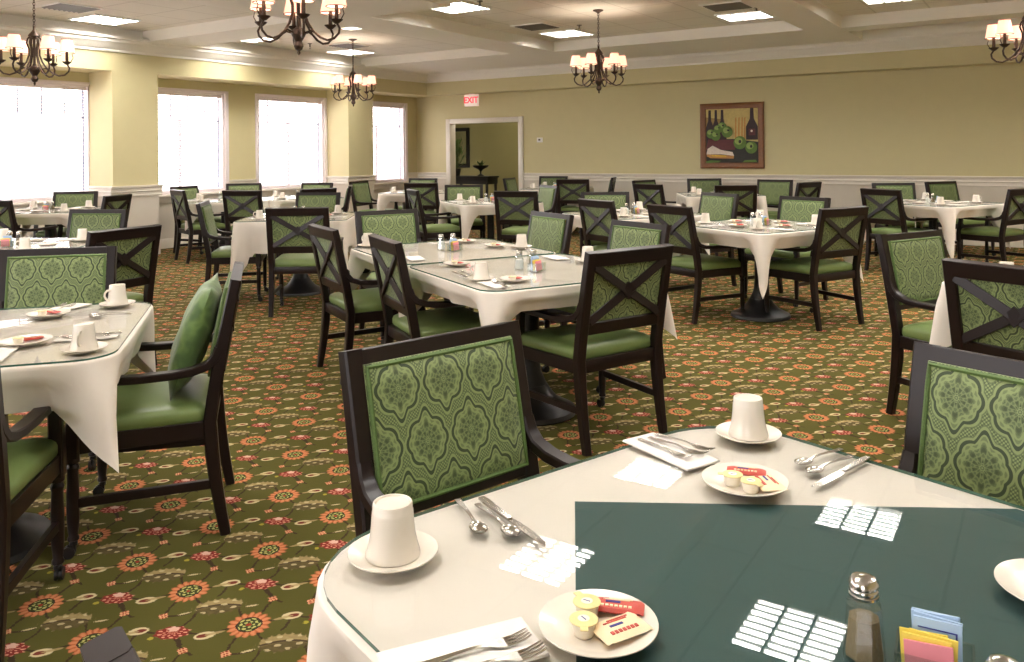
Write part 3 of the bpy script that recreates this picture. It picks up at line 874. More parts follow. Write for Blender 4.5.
for key, (c, rot, h, rc, e1, e2, ph) in TAB.items():
    a = rad(rot)
    k = (h, rc)
    if k not in PTAB: PTAB[k] = mk_table(h, rc)
    spawn(PTAB[k], c[0], c[1], 0, a, 'square pedestal table under a cream cloth, ' + ph, 'table', 'square dining tables')
    me = mk_cloth_mesh(h, rc, e1, e2, sum(map(ord, key)))
    o = bpy.data.objects.new('tablecloth', me); COL.objects.link(o); o.location = (c[0], c[1], 0); o.rotation_euler = (0, 0, a)
    tag(o, 'cream tablecloth draped over ' + ph, 'tablecloth', 'cream tablecloths')
    if k not in gt_cache: gt_cache[k] = mk_glass_top(h - .004, rc)
    spawn(gt_cache[k], c[0], c[1], .0008 if key == 'T1' else 0, a, 'clear glass sheet lying on the cloth of ' + ph, 'glass top', 'glass table tops')
def clip(poly, a, b):
    """keep the part of poly left of a->b"""
    out = []
    def side(p): return (b[0] - a[0]) * (p[1] - a[1]) - (b[1] - a[1]) * (p[0] - a[0])
    for i, p in enumerate(poly):
        q = poly[(i + 1) % len(poly)]; sp, sq = side(p), side(q)
        if sp >= 0: out.append(p)
        if (sp >= 0) != (sq >= 0):
            t = sp / (sp - sq); out.append((p[0] + (q[0] - p[0]) * t, p[1] + (q[1] - p[1]) * t))
    return out
# teal overlay turned 45 degrees to its table, between cloth and glass
(c1, r1_, h1, rc1) = TAB['T1'][:4]
k0 = (-.732, 1.319); ed1, ed2 = rad(29.5), rad(-61); sz = 1.0
ov = [k0, (k0[0] + sz * math.cos(ed2), k0[1] + sz * math.sin(ed2)), (k0[0] + sz * (math.cos(ed1) + math.cos(ed2)), k0[1] + sz * (math.sin(ed1) + math.sin(ed2))), (k0[0] + sz * math.cos(ed1), k0[1] + sz * math.sin(ed1))]
ca, sa = math.cos(rad(r1_)), math.sin(rad(r1_))
tp = [(c1[0] + x * ca - y * sa, c1[1] + x * sa + y * ca) for x, y in rsq(h1 - .006, rc1)]
for i in range(len(tp)): ov = clip(ov, tp[i], tp[(i + 1) % len(tp)])
tag(MB().prism(ov, .7577, .7589).build('table_overlay', M['teal'], None, 0), 'dark teal cloth overlay set diagonally under the glass', 'overlay cloth')

# ------------------------------------------------------------------ tableware prototypes
def mk_cup():
    r = empty('coffee_cup')
    MB().lathe([(.0395, .0), (.0425, .0005), (.0418, .006), (.0385, .018), (.0355, .032), (.0335, .05), (.0325, .066), (.0322, .0672), (.0322, .069), (.0312, .0705), (.0312, .0795), (.0300, .082), (.0265, .082), (.0255, .0795), (.002, .0795)], n=28).build('cup_body', M['china'], r)
    MB().tube([(.033, 0, .062), (.046, 0, .063), (.056, 0, .054), (.058, 0, .042), (.052, 0, .029), (.038, 0, .020)], [.0045, .0045, .0042, .0042, .0045, .005], 8).build('handle', M['china'], r)
    return r
def mk_saucer():
    return MB().lathe([(.001, .0), (.036, .0), (.038, .002), (.055, .006), (.068, .011), (.0705, .0135), (.070, .0145), (.056, .010), (.040, .0058), (.001, .0055)], n=36).build('saucer', M['china'])
def mk_plate():
    return MB().lathe([(.001, .0), (.045, .0), (.047, .002), (.062, .007), (.077, .0125), (.079, .0145), (.0785, .0155), (.062, .0105), (.050, .006), (.001, .0055)], n=40).build('side_plate', M['china'])
def mk_creamer():
    r = empty('creamer_tub')
    MB().lathe([(.001, 0), (.0125, 0), (.014, .003), (.0165, .019), (.001, .019)], n=20).build('tub', M['tub'], r)
    l = MB().lathe([(.001, .0188), (.0185, .0188), (.0190, .0195), (.0185, .0202), (.001, .0206)], n=20).box(.015, .027, -.005, .005, .0190, .0200).build('lid', M['lidfoil'], r)
    MB().lathe([(.001, .0206), (.008, .0206), (.008, .0209), (.001, .0210)], n=14).build('emblem', M['tub'], l)
    MB().box(-.005, .005, -.0008, .0008, .0209, .0213, mat=Matrix.Rotation(.6, 4, 'Z')).build('print_line', M['navy'], l, 0)
    return r
def mk_packet(main, stripe, stripe2, L=.036, W_=.016, T=.006):
    r = empty('condiment_packet')
    bm = MB()
    lp = []
    for i in range(13):
        t = -1 + 2 * i / 12; x = t * L
        th = T * max(.08, (1 - abs(t) ** 6)); ww = W_ * (1 if abs(t) < .8 else 1.0)
        z = .001 + T
        zz = .0015 * math.sin(i * 2.4) if abs(t) > .8 else 0
        lp.append([(x, -ww, z + zz), (x, -ww * .8, z + th * .6), (x, 0, z + th), (x, ww * .8, z + th * .6), (x, ww, z + zz), (x, ww * .8, z - th * .6), (x, 0, z - th), (x, -ww * .8, z - th * .6)])
    bm.loft(lp); bm.build('wrapper', main, r)
    mb = MB()
    for k in range(7): mb.box(-.022 + k * .0062, -.0178 + k * .0062, -W_ * .6, -W_ * .36, .0106, .0124)
    mb.box(-.020, .016, W_ * .34, W_ * .44, .0112, .0126); mb.box(-.012, .020, W_ * .52, W_ * .60, .0108, .0122); mb.build('print_band', stripe, r, 0)
    MB().box(-.016, .004, -.002, .002, .0126, .0134).build('print_line', stripe2, r, 0)
    return r
def mk_fork():
    mb = MB()
    hp = [(-.075, .0022), (-.06, .0022), (-.03, .0045), (0, .006), (.02, .004), (.032, .0025)]
    mb.sweep([(x, 0, z) for x, z in hp], (0, 1, 0), [.012, .011, .007, .005, .006, .016], .0022)
    mb.sweep([(.030, 0, .0027), (.042, 0, .0022)], (0, 1, 0), [.017, .021], .002)
    for k in range(4):
        y = -.0085 + k * .00567
        mb.sweep([(.041, y, .0022), (.055, y, .003), (.068, y, .006), (.075, y, .009)], (0, 1, 0), [.0034, .003, .0026, .0016], .0018)
    return mb.build('fork', M['steel'])
def mk_spoon():
    mb = MB()
    hp = [(-.075, .002), (-.06, .0022), (-.03, .005), (0, .007), (.02, .006), (.034, .004)]
    mb.sweep([(x, 0, z) for x, z in hp], (0, 1, 0), [.012, .011, .007, .005, .005, .007], .0022)
    lp = []
    for f, z in ((.2, .0016), (.6, .0018), (.9, .0038), (1.0, .0060), (.95, .0062), (.88, .0045), (.6, .0026), (.2, .0022)):
        lp.append([(.053 + f * .0235 * math.cos(2 * PI * k / 20), f * .0155 * math.sin(2 * PI * k / 20), z) for k in range(20)])
    mb.loft(lp); return mb.build('spoon', M['steel'])
def mk_knife():
    mb = MB()
    mb.sweep([(-.108, 0, .004), (-.09, 0, .004), (-.03, 0, .004), (-.005, 0, .004)], (0, 1, 0), [.012, .015, .011, .009], [.005, .0065, .006, .005], .4)
    lp = []
    for x, y0, y1 in ((-.006, -.005, .005), (.004, -.005, .008), (.03, -.006, .0095), (.07, -.006, .0095), (.095, -.005, .007), (.108, -.0035, .001)):
        lp.append([(x, y0, .0032), (x, y1, .0038), (x, y1, .0042), (x, y0, .0052)])
    mb.loft(lp); return mb.build('table_knife', M['steel'])
def mk_napkin():
    mb = MB(); mb.box(-.10, .10, -.045, .045, .0002, .0016, .0005); mb.box(-.099, .10, -.044, .045, .0017, .0028, .0005); mb.box(-.0985, .0995, -.0435, .0445, .0029, .0038, .0005)
    return mb.build('paper_napkin', M['napkin'])
def mk_shaker(fill, nm):
    r = empty(nm)
    oct_ = lambda rr, z: [(rr * math.cos(2 * PI * k / 8 + PI / 8), rr * math.sin(2 * PI * k / 8 + PI / 8), z) for k in range(8)]
    MB().loft([oct_(.022, .002), oct_(.0235, .006), oct_(.0185, .05), oct_(.016, .0515)]).build('filling', fill, r, 0)
    MB().loft([oct_(.0255, 0), oct_(.0268, .004), oct_(.0212, .066), oct_(.0165, .073), oct_(.0155, .078)]).build('glass_body', M['clear'], r, 0)
    mb = MB(); mb.lathe([(.0165, .075), (.0178, .076), (.0178, .079), (.0165, .080), (.0175, .082), (.0175, .085), (.0162, .087), (.0178, .089), (.0175, .094), (.014, .099), (.007, .1015), (.001, .102)], n=22)
    mb.build('cap', M['steel'], r)
    return r
def mk_caddy():
    r = empty('sugar_caddy')
    mb = MB(); w_, d, h, t = .042, .030, .042, .003
    mb.box(-w_, w_, -d, d, 0, .004); mb.box(-w_, w_, -d, -d + t, .004, h); mb.box(-w_, w_, d - t, d, .004, h); mb.box(-w_, -w_ + t, -d + t, d - t, .004, h); mb.box(w_ - t, w_, -d + t, d - t, .004, h)
    mb.build('glass_box', M['clear'], r, 0)
    for i, (m_, y, hh, dx) in enumerate((('pink', -.020, .050, -.004), ('yellow', -.014, .054, -.008), ('yellow', -.008, .056, -.004), ('yellow', -.003, .055, -.009), ('blue', .005, .068, .003), ('blue', .010, .070, .0), ('blue', .015, .072, .004), ('blue', .020, .071, .001))):
        mt = Matrix.Translation((dx, y, .0045)) @ Matrix.Rotation(rad(-6 + i), 4, 'X') @ Matrix.Rotation(rad((i % 3 - 1) * 3), 4, 'Y')
        p = MB().box(-.026, .026, -.0012, .0012, 0, hh, .0005, 1, mt).build('sugar_packet', M[m_], r, 0)
        if m_ == 'blue' and i in (4, 6): MB().box(-.021, .021, -.0019, -.0012, hh - .022, hh - .019, mat=mt).box(-.021, .021, -.0019, -.0012, hh - .012, hh - .0105, mat=mt).box(.019, .021, -.0019, -.0012, hh - .02, hh - .011, mat=mt).build('print_line', M['navy'], p, 0)
    return r
P_CUP, P_SAU, P_PLA, P_CRE = mk_cup(), mk_saucer(), mk_plate(), mk_creamer()
P_PKR, P_PKC = mk_packet(M['red'], M['cream'], M['navy']), mk_packet(M['cream'], M['red'], M['navy'], .036, .024)
P_FOR, P_SPO, P_KNI, P_NAP = mk_fork(), mk_spoon(), mk_knife(), mk_napkin()
P_PEP, P_SAL, P_CAD = mk_shaker(M['pepper'], 'pepper_shaker'), mk_shaker(M['salt'], 'salt_shaker'), mk_caddy()

# ---- the table in front: every piece where the photograph shows it
def ang(a, b): return math.atan2(b[1] - a[1], b[0] - a[0])
ZG1 = .7656
def put(p, xy, lab, cat, rot=0, z=0, group=None): return spawn(p, xy[0], xy[1], ZG1 + z, rot, lab, cat, group)
put(P_SAU, (-.864, .972), 'white saucer at the rounded corner beside the two spoons', 'saucer', 0, 0, 'white saucers')
put(P_CUP, (-.864, .972), 'white cup upside down at the rounded corner beside the two spoons', 'cup', rad(160), .0070, 'white cups')
put(P_SAU, (-.559, 1.792), 'white saucer at the corner nearest the empty carpet, teal overlay table', 'saucer', 0, 0, 'white saucers')
put(P_CUP, (-.559, 1.792), 'white cup upside down at the corner beside the empty carpet, teal overlay table', 'cup', rad(112), .0070, 'white cups')
def between(proto, L, a, b, lab, cat, z=0, group=None):
    t = ang(a, b); m = ((a[0] + b[0]) / 2, (a[1] + b[1]) / 2); put(proto, m, lab, cat, t, z, group)
between(P_SPO, .15, (-.905, 1.195), (-.79, 1.108), 'steel teaspoon on bare cloth, shortest of three pieces by the cornered cup', 'spoon', 0, 'steel cutlery')
between(P_SPO, .15, (-.865, 1.20), (-.735, 1.128), 'steel spoon between the teaspoon and the knife, by the cornered cup', 'spoon', 0, 'steel cutlery')
between(P_KNI, .22, (-.88, 1.225), (-.67, 1.122), 'steel knife pointing at a light reflection by the cornered cup', 'knife', 0, 'steel cutlery')
put(P_PLA, (-.503, .966), 'white side plate half on the teal overlay holding creamers and wrapped crackers', 'plate', 0, 0, 'white plates')
put(P_CRE, (-.512, .943), 'yellow-lidded creamer tub standing in front on the teal-side plate', 'creamer', rad(-60), .0064, 'creamer tubs')
put(P_CRE, (-.528, .982), 'yellow-lidded creamer tub standing behind on the teal-side plate', 'creamer', rad(150), .0064, 'creamer tubs')
put(P_PKC, (-.472, .968), 'cream and red cracker packet lying on the plate of creamers', 'packet', rad(62), .0075, 'wrapped packets')
put(P_PKR, (-.497, 1.012), 'red packet lying behind the creamers on the teal-side plate', 'packet', rad(20), .0075, 'wrapped packets')
between(P_NAP, .2, (-.668, .765), (-.580, .895), 'white napkin under two forks at the bottom picture edge', 'napkin', 0, 'paper napkins')
between(P_FOR, .15, (-.638, .797), (-.584, .880), 'steel fork on the napkin, tines toward the creamers, farther from the plate', 'fork', .004, 'steel cutlery')
between(P_FOR, .15, (-.607, .783), (-.553, .866), 'steel fork on the napkin at the bottom edge, closer to the creamer plate', 'fork', .004, 'steel cutlery')
put(P_PLA, (-.485, 1.530), 'white side plate on cream cloth holding a red packet and creamers', 'plate', 0, 0, 'white plates')
put(P_PKR, (-.490, 1.556), 'red wrapped packet lying on the plate beside three forks', 'packet', rad(15), .0120, 'wrapped packets')
put(P_PKC, (-.445, 1.535), 'cream packet tucked under the red packet', 'packet', rad(-50), .0072, 'wrapped packets')
put(P_CRE, (-.502, 1.512), 'creamer tub beside another under the red packet, nearer the forks', 'creamer', rad(200), .0064, 'creamer tubs')
put(P_CRE, (-.464, 1.500), 'creamer tub under the red packet, nearer the pepper', 'creamer', rad(-30), .0064, 'creamer tubs')
between(P_NAP, .2, (-.765, 1.668), (-.585, 1.585), 'white napkin folded under three forks', 'napkin', 0, 'paper napkins')
between(P_FOR, .15, (-.752, 1.645), (-.616, 1.591), 'steel fork on the napkin, closest to the teal overlay of three', 'fork', .004, 'steel cutlery')
between(P_FOR, .15, (-.739, 1.668), (-.595, 1.625), 'steel fork on the napkin, middle of three', 'fork', .004, 'steel cutlery')
between(P_FOR, .15, (-.733, 1.695), (-.590, 1.655), 'steel fork on the napkin, farthest from the teal overlay of three', 'fork', .004, 'steel cutlery')
between(P_SPO, .15, (-.375, 1.815), (-.425, 1.690), 'steel teaspoon beside the red-packet plate, first of three pieces from it', 'spoon', 0, 'steel cutlery')
between(P_SPO, .15, (-.345, 1.795), (-.400, 1.645), 'steel spoon lying between teaspoon and knife beyond the red-packet plate', 'spoon', 0, 'steel cutlery')
between(P_KNI, .22, (-.313, 1.80), (-.376, 1.580), 'steel knife lying beyond two spoons next to the green-backed chair', 'knife', 0, 'steel cutlery')
put(P_PLA, (.005, 1.385), 'white side plate cut by the picture edge on the teal overlay', 'plate', 0, 0, 'white plates')
put(P_PEP, (-.199, 1.096), 'glass pepper shaker with steel cap on the teal overlay', 'pepper shaker', rad(10), 0, 'shakers')
put(P_CAD, (-.119, 1.084), 'clear glass box of blue, yellow and pink sugar packets', 'sugar caddy', rad(5), 0, 'sugar caddies')
put(P_SAL, (-.044, .993), 'salt shaker with steel cap beside the sugar caddy, cut off below', 'salt shaker', rad(10), 0, 'shakers')

# ---- generic settings
COMPASS = {0: 'windowless side', 1: 'back wall side', 2: 'window side', 3: 'front side'}
def setting(key, k, lod, flip=1):
    c, rot, h = TAB[key][:3]; ph = TAB[key][6]
    a = rad(rot + 90 * k); e = (math.cos(a), math.sin(a)); t = (-e[1], e[0])
    sd = COMPASS[round((rot + 90 * k) / 90) % 4]
    J = lambda s=.006: random.uniform(-s, s)
    def at(E, T): E += J(); T += J(); return (c[0] + e[0] * E + t[0] * T, c[1] + e[1] * E + t[1] * T)
    tail = ', %s, %s' % (ph, sd)
    def sp(p, E, T, lab, cat, r=0, z=0, g=None): 
        x = at(E, T); return spawn(p, x[0], x[1], ZG + z, a + r, lab + tail, cat, g)
    q = at(h - .20, .30 * flip)
    ra = random.uniform(0, 6)
    spawn(P_SAU, q[0], q[1], ZG, 0, 'white saucer' + tail, 'saucer', 'white saucers')
    spawn(P_CUP, q[0], q[1], ZG + .0070, ra, 'white cup upside down' + tail, 'cup', 'white cups')
    q = at(h - .27, 0)
    spawn(P_PLA, q[0], q[1], ZG, 0, 'white side plate with packets' + tail, 'plate', 'white plates')
    if lod < 2:
        spawn(P_PKR, q[0] + .010, q[1] + .024, ZG + .0066, 0, 'small red packet on plate' + tail, 'packet', 'wrapped packets')
        spawn(P_CRE, q[0] - .02, q[1] - .012, ZG + .0064, ra + 3.1, 'creamer tub on plate' + tail, 'creamer', 'creamer tubs')
    sp(P_NAP, h - .15, -.17 * flip, 'white napkin', 'napkin', PI, 0, 'paper napkins')
    if lod < 2:
        x = at(h - .14, -.22 * flip)
        sp(P_FOR, h - .15, -.155 * flip, 'steel fork', 'fork', PI, .004, 'steel cutlery')
        sp(P_KNI, h - .17, .150 * flip, 'steel knife', 'knife', PI, 0, 'steel cutlery')
        sp(P_SPO, h - .16, .205 * flip, 'steel spoon', 'spoon', PI, 0, 'steel cutlery')
def centre(key, lod=2):
    c, rot, h = TAB[key][:3]; ph = TAB[key][6]; a = rad(rot)
    def L(x, y): return (c[0] + x * math.cos(a) - y * math.sin(a), c[1] + x * math.sin(a) + y * math.cos(a))
    p = L(.03, .02); spawn(P_PEP, p[0], p[1], ZG, a, 'pepper shaker at the middle of ' + ph, 'pepper shaker', 'shakers')
    p = L(-.05, .03); spawn(P_SAL, p[0], p[1], ZG, a, 'salt shaker at the middle of ' + ph, 'salt shaker', 'shakers')
    p = L(0, -.07); spawn(P_CAD, p[0], p[1], ZG, a + .4, 'glass sugar caddy at the middle of ' + ph, 'sugar caddy', 'sugar caddies')
SIDES = {'T2': (), 'T3': (), 'T4': (2, 3)}
def pin(key, what, E, T, r=0, z=0, note=''):
    c, rot = TAB[key][:2]; ph = TAB[key][6]; a = rad(rot); ca, sa = math.cos(a), math.sin(a)
    p = {'cup': P_CUP, 'saucer': P_SAU, 'plate': P_PLA, 'napkin': P_NAP, 'fork': P_FOR, 'spoon': P_SPO, 'knife': P_KNI, 'creamer': P_CRE, 'packet': P_PKR}[what]
    nm = {'cup': 'white cup upside down', 'saucer': 'white saucer', 'plate': 'white side plate', 'napkin': 'white napkin', 'fork': 'steel fork', 'spoon': 'steel spoon', 'knife': 'steel knife', 'creamer': 'creamer tub on plate', 'packet': 'red packet on plate'}[what]
    gr = {'cup': 'white cups', 'saucer': 'white saucers', 'plate': 'white plates', 'napkin': 'paper napkins', 'creamer': 'creamer tubs', 'packet': 'wrapped packets'}.get(what, 'steel cutlery')
    spawn(p, c[0] + E * ca - T * sa, c[1] + E * sa + T * ca, ZG + z, a + r, '%s %s, %s' % (nm, note, ph), what, gr)
def cupset(key, E, T, r, note): pin(key, 'saucer', E, T, 0, 0, note); pin(key, 'cup', E, T, r, .0070, note)
def plateset(key, E, T, r, note):
    pin(key, 'plate', E, T, 0, 0, note); pin(key, 'packet', E + .012, T + .020, r + 1.6, .0066, note); pin(key, 'creamer', E - .02, T - .014, r + 3.1, .0064, note)
cupset('T4', .40, .43, -2.4, 'by the medallion-backed chair'); cupset('T4', .43, -.41, -1.7, 'at the hanging cloth corner')
plateset('T4', .175, .28, .6, 'by the medallion-backed chair'); plateset('T4', .22, -.23, 1.9, 'near the hanging corner')
pin('T4', 'spoon', .40, .235, PI, 0, 'nearer the medallion-backed chair'); pin('T4', 'spoon', .41, .20, PI + .1, 0, 'second from the medallion-backed chair')
pin('T4', 'napkin', .40, -.19, 0, 0, 'facing the cushion'); pin('T4', 'knife', .40, -.185, PI, .004, 'facing the cushion'); pin('T4', 'fork', .40, -.21, PI, .004, 'facing the cushion')
pin('T4', 'napkin', .20, .44, 1.0, 0, 'by the medallion back'); pin('T4', 'fork', .16, .44, 1.2, .004, 'by the medallion back'); pin('T4', 'fork', .20, .42, 1.2, .004, 'slanting by the medallion back')
# twin tables (E away toward the far side, T toward the windows)
cupset('T2', .41, .06, 1.2, 'far edge'); cupset('T2', -.39, -.20, 2.2, 'near edge'); cupset('T3', .43, -.18, 1.2, 'far edge'); cupset('T3', -.40, .46, 2.0, 'window corner')
plateset('T2', -.27, .35, .4, 'beside the seam'); plateset('T2', -.26, -.31, .4, 'near edge'); plateset('T2', .26, -.33, .4, 'far end'); plateset('T3', .32, -.02, .3, 'far edge'); plateset('T3', .27, .33, .3, 'window end')
for n_, (k_, w_, E, T, r) in enumerate((('T2', 'napkin', -.40, -.36, 1.57), ('T2', 'fork', -.39, -.40, 1.5), ('T2', 'fork', -.37, -.36, 1.5), ('T2', 'knife', -.41, .02, 1.5), ('T2', 'spoon', -.37, .03, 1.5), ('T2', 'knife', .40, -.22, 1.5), ('T2', 'spoon', .435, -.22, 1.5),
    ('T2', 'napkin', .36, .33, 1.5), ('T3', 'napkin', -.36, -.30, 1.4), ('T3', 'knife', -.37, .20, 1.5), ('T3', 'spoon', -.33, .21, 1.5), ('T3', 'napkin', .12, .40, .2), ('T3', 'fork', .12, .40, .2), ('T3', 'spoon', .40, -.34, 1.5))):
    side_ = ('far edge' if E > .2 else 'near edge' if E < -.2 else 'window end'); pin(k_, w_, E, T, r, .004 if w_ == 'fork' else 0, ('seam side, ' if abs(T) > .28 and (T > 0) == (k_ == 'T2') else 'chair side, ' if abs(T) > .28 else 'middle, ') + side_ + (' inner' if n_ == 2 else ''))
for key in TAB:
    if key == 'T1': continue
    lod = 1 if key in ('T2', 'T3', 'T4', 'T7', 'T15') else 2
    for k in SIDES.get(key, (0, 1, 2, 3)): setting(key, k, lod, -1 if key == 'T4' else 1)
    centre(key)

# ------------------------------------------------------------------ chairs: middle of the back's top edge, facing angle
X_, G_ = 'armchair with crossed back', 'armchair with green back'
CHAIRS = [
 (-1.311, 1.643, -17, 'armchair with large green medallion back at the teal overlay table, beside the cornered cup'),
 (-.02, 2.08, 250, 'armchair with green medallion back cut by the picture edge, across the teal overlay table'),
 (-.778 + .255, .443 - .082, 71, 'armchair of which only a brown post top pokes up at the bottom edge'),
 (-1.655, 3.55, 157, 'armchair with crossed back at the end of the nearer twin table'),
 (-.13, 3.72, 66, 'armchair with crossed medallion back right behind the cut-off green-backed chair'),
 (-.645, 4.94, -27, 'armchair with green medallion back standing alone beside the aisle carpet'),
 (-1.58, 9.87, 58, X_ + ', before the bare back wall, doorway end'), (-.25, 10.45, 154, X_ + ', before the bare back wall, far from the doorway'),
 (-1.70, 11.60, -62, G_ + ', against the bare back wall, nearer the painting'), (-1.22, 12.24, -36, G_ + ', against the bare back wall, farther from the painting'),
 (-1.335, 6.74, 152, X_ + ', at the hanging cloth point, bare wall side'), (-2.63, 6.38, 63, X_ + ', at the hanging cloth point, twin table side'),
 (-1.95, 8.05, 250, G_ + ' across the central table with a hanging cloth point'), (-2.90, 8.42, 243, G_ + ' across the table behind the bluish-framed chairs, wall side'),
 (-3.40, 12.30, 265, G_ + ' at the table under the painting, back wall side'), (-2.72, 11.50, 160, X_ + ' edge-on, beyond the table under the painting'),
 (-3.33, 10.27, 119, X_ + ', at the table under the painting, draped corner side'), (-4.54, 12.45, -59, G_ + ' directly below the painting'),
 (-4.52, 10.24, 68, X_ + ', at the table under the painting, doorway side'), (-5.16, 11.54, -14, G_ + ' behind the crossed-back chair near the painting table'),
 (-7.50, 12.85, -75, G_ + ' against the wall just past the doorway'), (-6.38, 11.53, 107, X_ + ', at the table past the doorway'),
 (-6.20, 12.65, 200, 'dark wood armchair edge-on facing the doorway, back wall side'), (-7.78, 11.81, 13, 'dark wood armchair edge-on in front of the door opening'),
 (-5.58, 9.45, 236, 'armchair with bluish shine on its frame before the doorway table'), (-3.11, 5.30, 244, 'armchair with bluish shine on its frame at the farther twin table'),
 (-2.20, 4.86, 246, 'armchair with bluish shine on its frame at the nearer twin table'),
 (-3.55, 6.85, 64, X_ + ', between the two bluish-framed chairs'), (-4.11, 8.16, -60, G_ + ' across the table behind the bluish-framed chairs, door side'),
 (-5.15, 7.95, 102, X_ + ', in front of the doorway table, largest there'), (-6.81, 9.20, -55, G_ + ' right in front of the door opening'),
 (-7.86, 9.54, 108, X_ + ', in front of the room corner'), (-9.17, 11.20, -74, 'dark wood armchair behind the crossed-back one in the room corner'),
 (-6.55, 7.79, 53, X_ + ' slanting, at the doorway table, window side'), (-9.32, 9.75, 12, G_ + ' in profile by the second pillar'),
 (-8.26, 8.48, 222, 'dark wood armchair edge-on beside the second pillar'), (-4.45, 4.97, -25, G_ + ' at the window end of the twin tables'),
 (-3.82, 3.67, 63, X_ + ' in profile, at the farther twin table'), (-3.01, 3.34, 58, X_ + ' in profile, at the nearer twin table'),
 (-5.36, 4.86, 125, X_ + ', backing on the long-clothed table with black pedestal'), (-6.86, 5.03, 44, G_ + ' in profile, beside the long hanging cloth'),
 (-8.54, 6.83, 111, X_ + ', at the second window table'), (-10.50, 8.45, -42, G_ + ' under the sill between second and third windows'),
 (-9.50, 6.585, 72, X_ + ' edge-on, beside the first pillar'), (-10.52, 7.40, 12, G_ + ' under the second window, behind an edge-on chair'),
 (-9.50, 9.03, -72, G_ + ' under the third window, farthest of a row of three'), (-7.97, 7.60, 168, 'dark wood armchair, only its crossed back top showing under the third window'),
 (-7.17, 6.83, -64, G_ + ' across the long-clothed table, window side'),
 (-2.715, 2.15, 230, 'armchair with a green pillow leaning on its back'), (-4.17, 2.22, -43, G_ + ' with medallions, at the table by the cushioned chair'),
 (-2.515, .876, 138, 'armchair cut by the picture edge, green seat and one arm showing'), (-4.90, 3.03, 188, X_ + ' at an angle, behind the medallion back by the cushioned chair'),
 (-6.82, 3.97, -65, G_ + ' between the widest window table and the cushioned chair'), (-10.45, 5.78, -48, G_ + ' under the widest window'),
 (-9.05, 5.50, 207, X_ + ', before the first pillar wainscot'), (-9.36, 4.28, 105, X_ + ', cut by the edge before the widest window'),
]
for x, y, f, lb in CHAIRS:
    spawn(CH, x, y, 0, rad(f - 90), lb, 'chair', 'dark wood dining armchairs')

# throw pillow on the cushioned chair
def mk_pillow_obj():
    mb = MB(); n = 28; R = 14
    def pt(u, v, s):
        # superellipse square pillow in x-z, thickness y
        return (u, v, s)
    bm = mb.bm; N_ = 18; half = .215
    front, back = [], []
    for j in range(N_ + 1):
        fr, bk = [], []
        for i in range(N_ + 1):
            a, b = -1 + 2 * i / N_, -1 + 2 * j / N_
            pin = 1 - .10 * (1 - abs(a) ** 2) * abs(b) ** 3
            pin2 = 1 - .10 * (1 - abs(b) ** 2) * abs(a) ** 3
            x, z = a * half * pin2, b * half * pin
            t = .062 * ((1 - abs(a) ** 2.4) * (1 - abs(b) ** 2.4)) ** .45
            if i in (0, N_) or j in (0, N_):
                v = bm.verts.new((x, 0, z)); fr.append(v); bk.append(v)
            else:
                wr = .004 * math.sin(7 * a + 3 * b) * math.sin(5 * b)
                fr.append(bm.verts.new((x, t + wr, z))); bk.append(bm.verts.new((x, -t - wr, z)))
        front.append(fr); back.append(bk)
    for j in range(N_):
        for i in range(N_):
            bm.faces.new((front[j][i], front[j][i + 1], front[j + 1][i + 1], front[j + 1][i]))
            bm.faces.new((back[j][i], back[j + 1][i], back[j + 1][i + 1], back[j][i + 1]))
    return mb.build('throw_pillow', M['pillow'], None, 60)
pl = mk_pillow_obj()
f = rad(230); fw = Vector((math.cos(f), math.sin(f), 0))
pl.matrix_world = Matrix.Translation(Vector((-2.715, 2.15, 0)) + fw * .16 + Vector((0, 0, .70))) @ Matrix.Rotation(f - PI / 2, 4, 'Z') @ Matrix.Rotation(rad(20), 4, 'X')
tag(pl, 'green square pillow leaning on the chair by the set table', 'pillow')

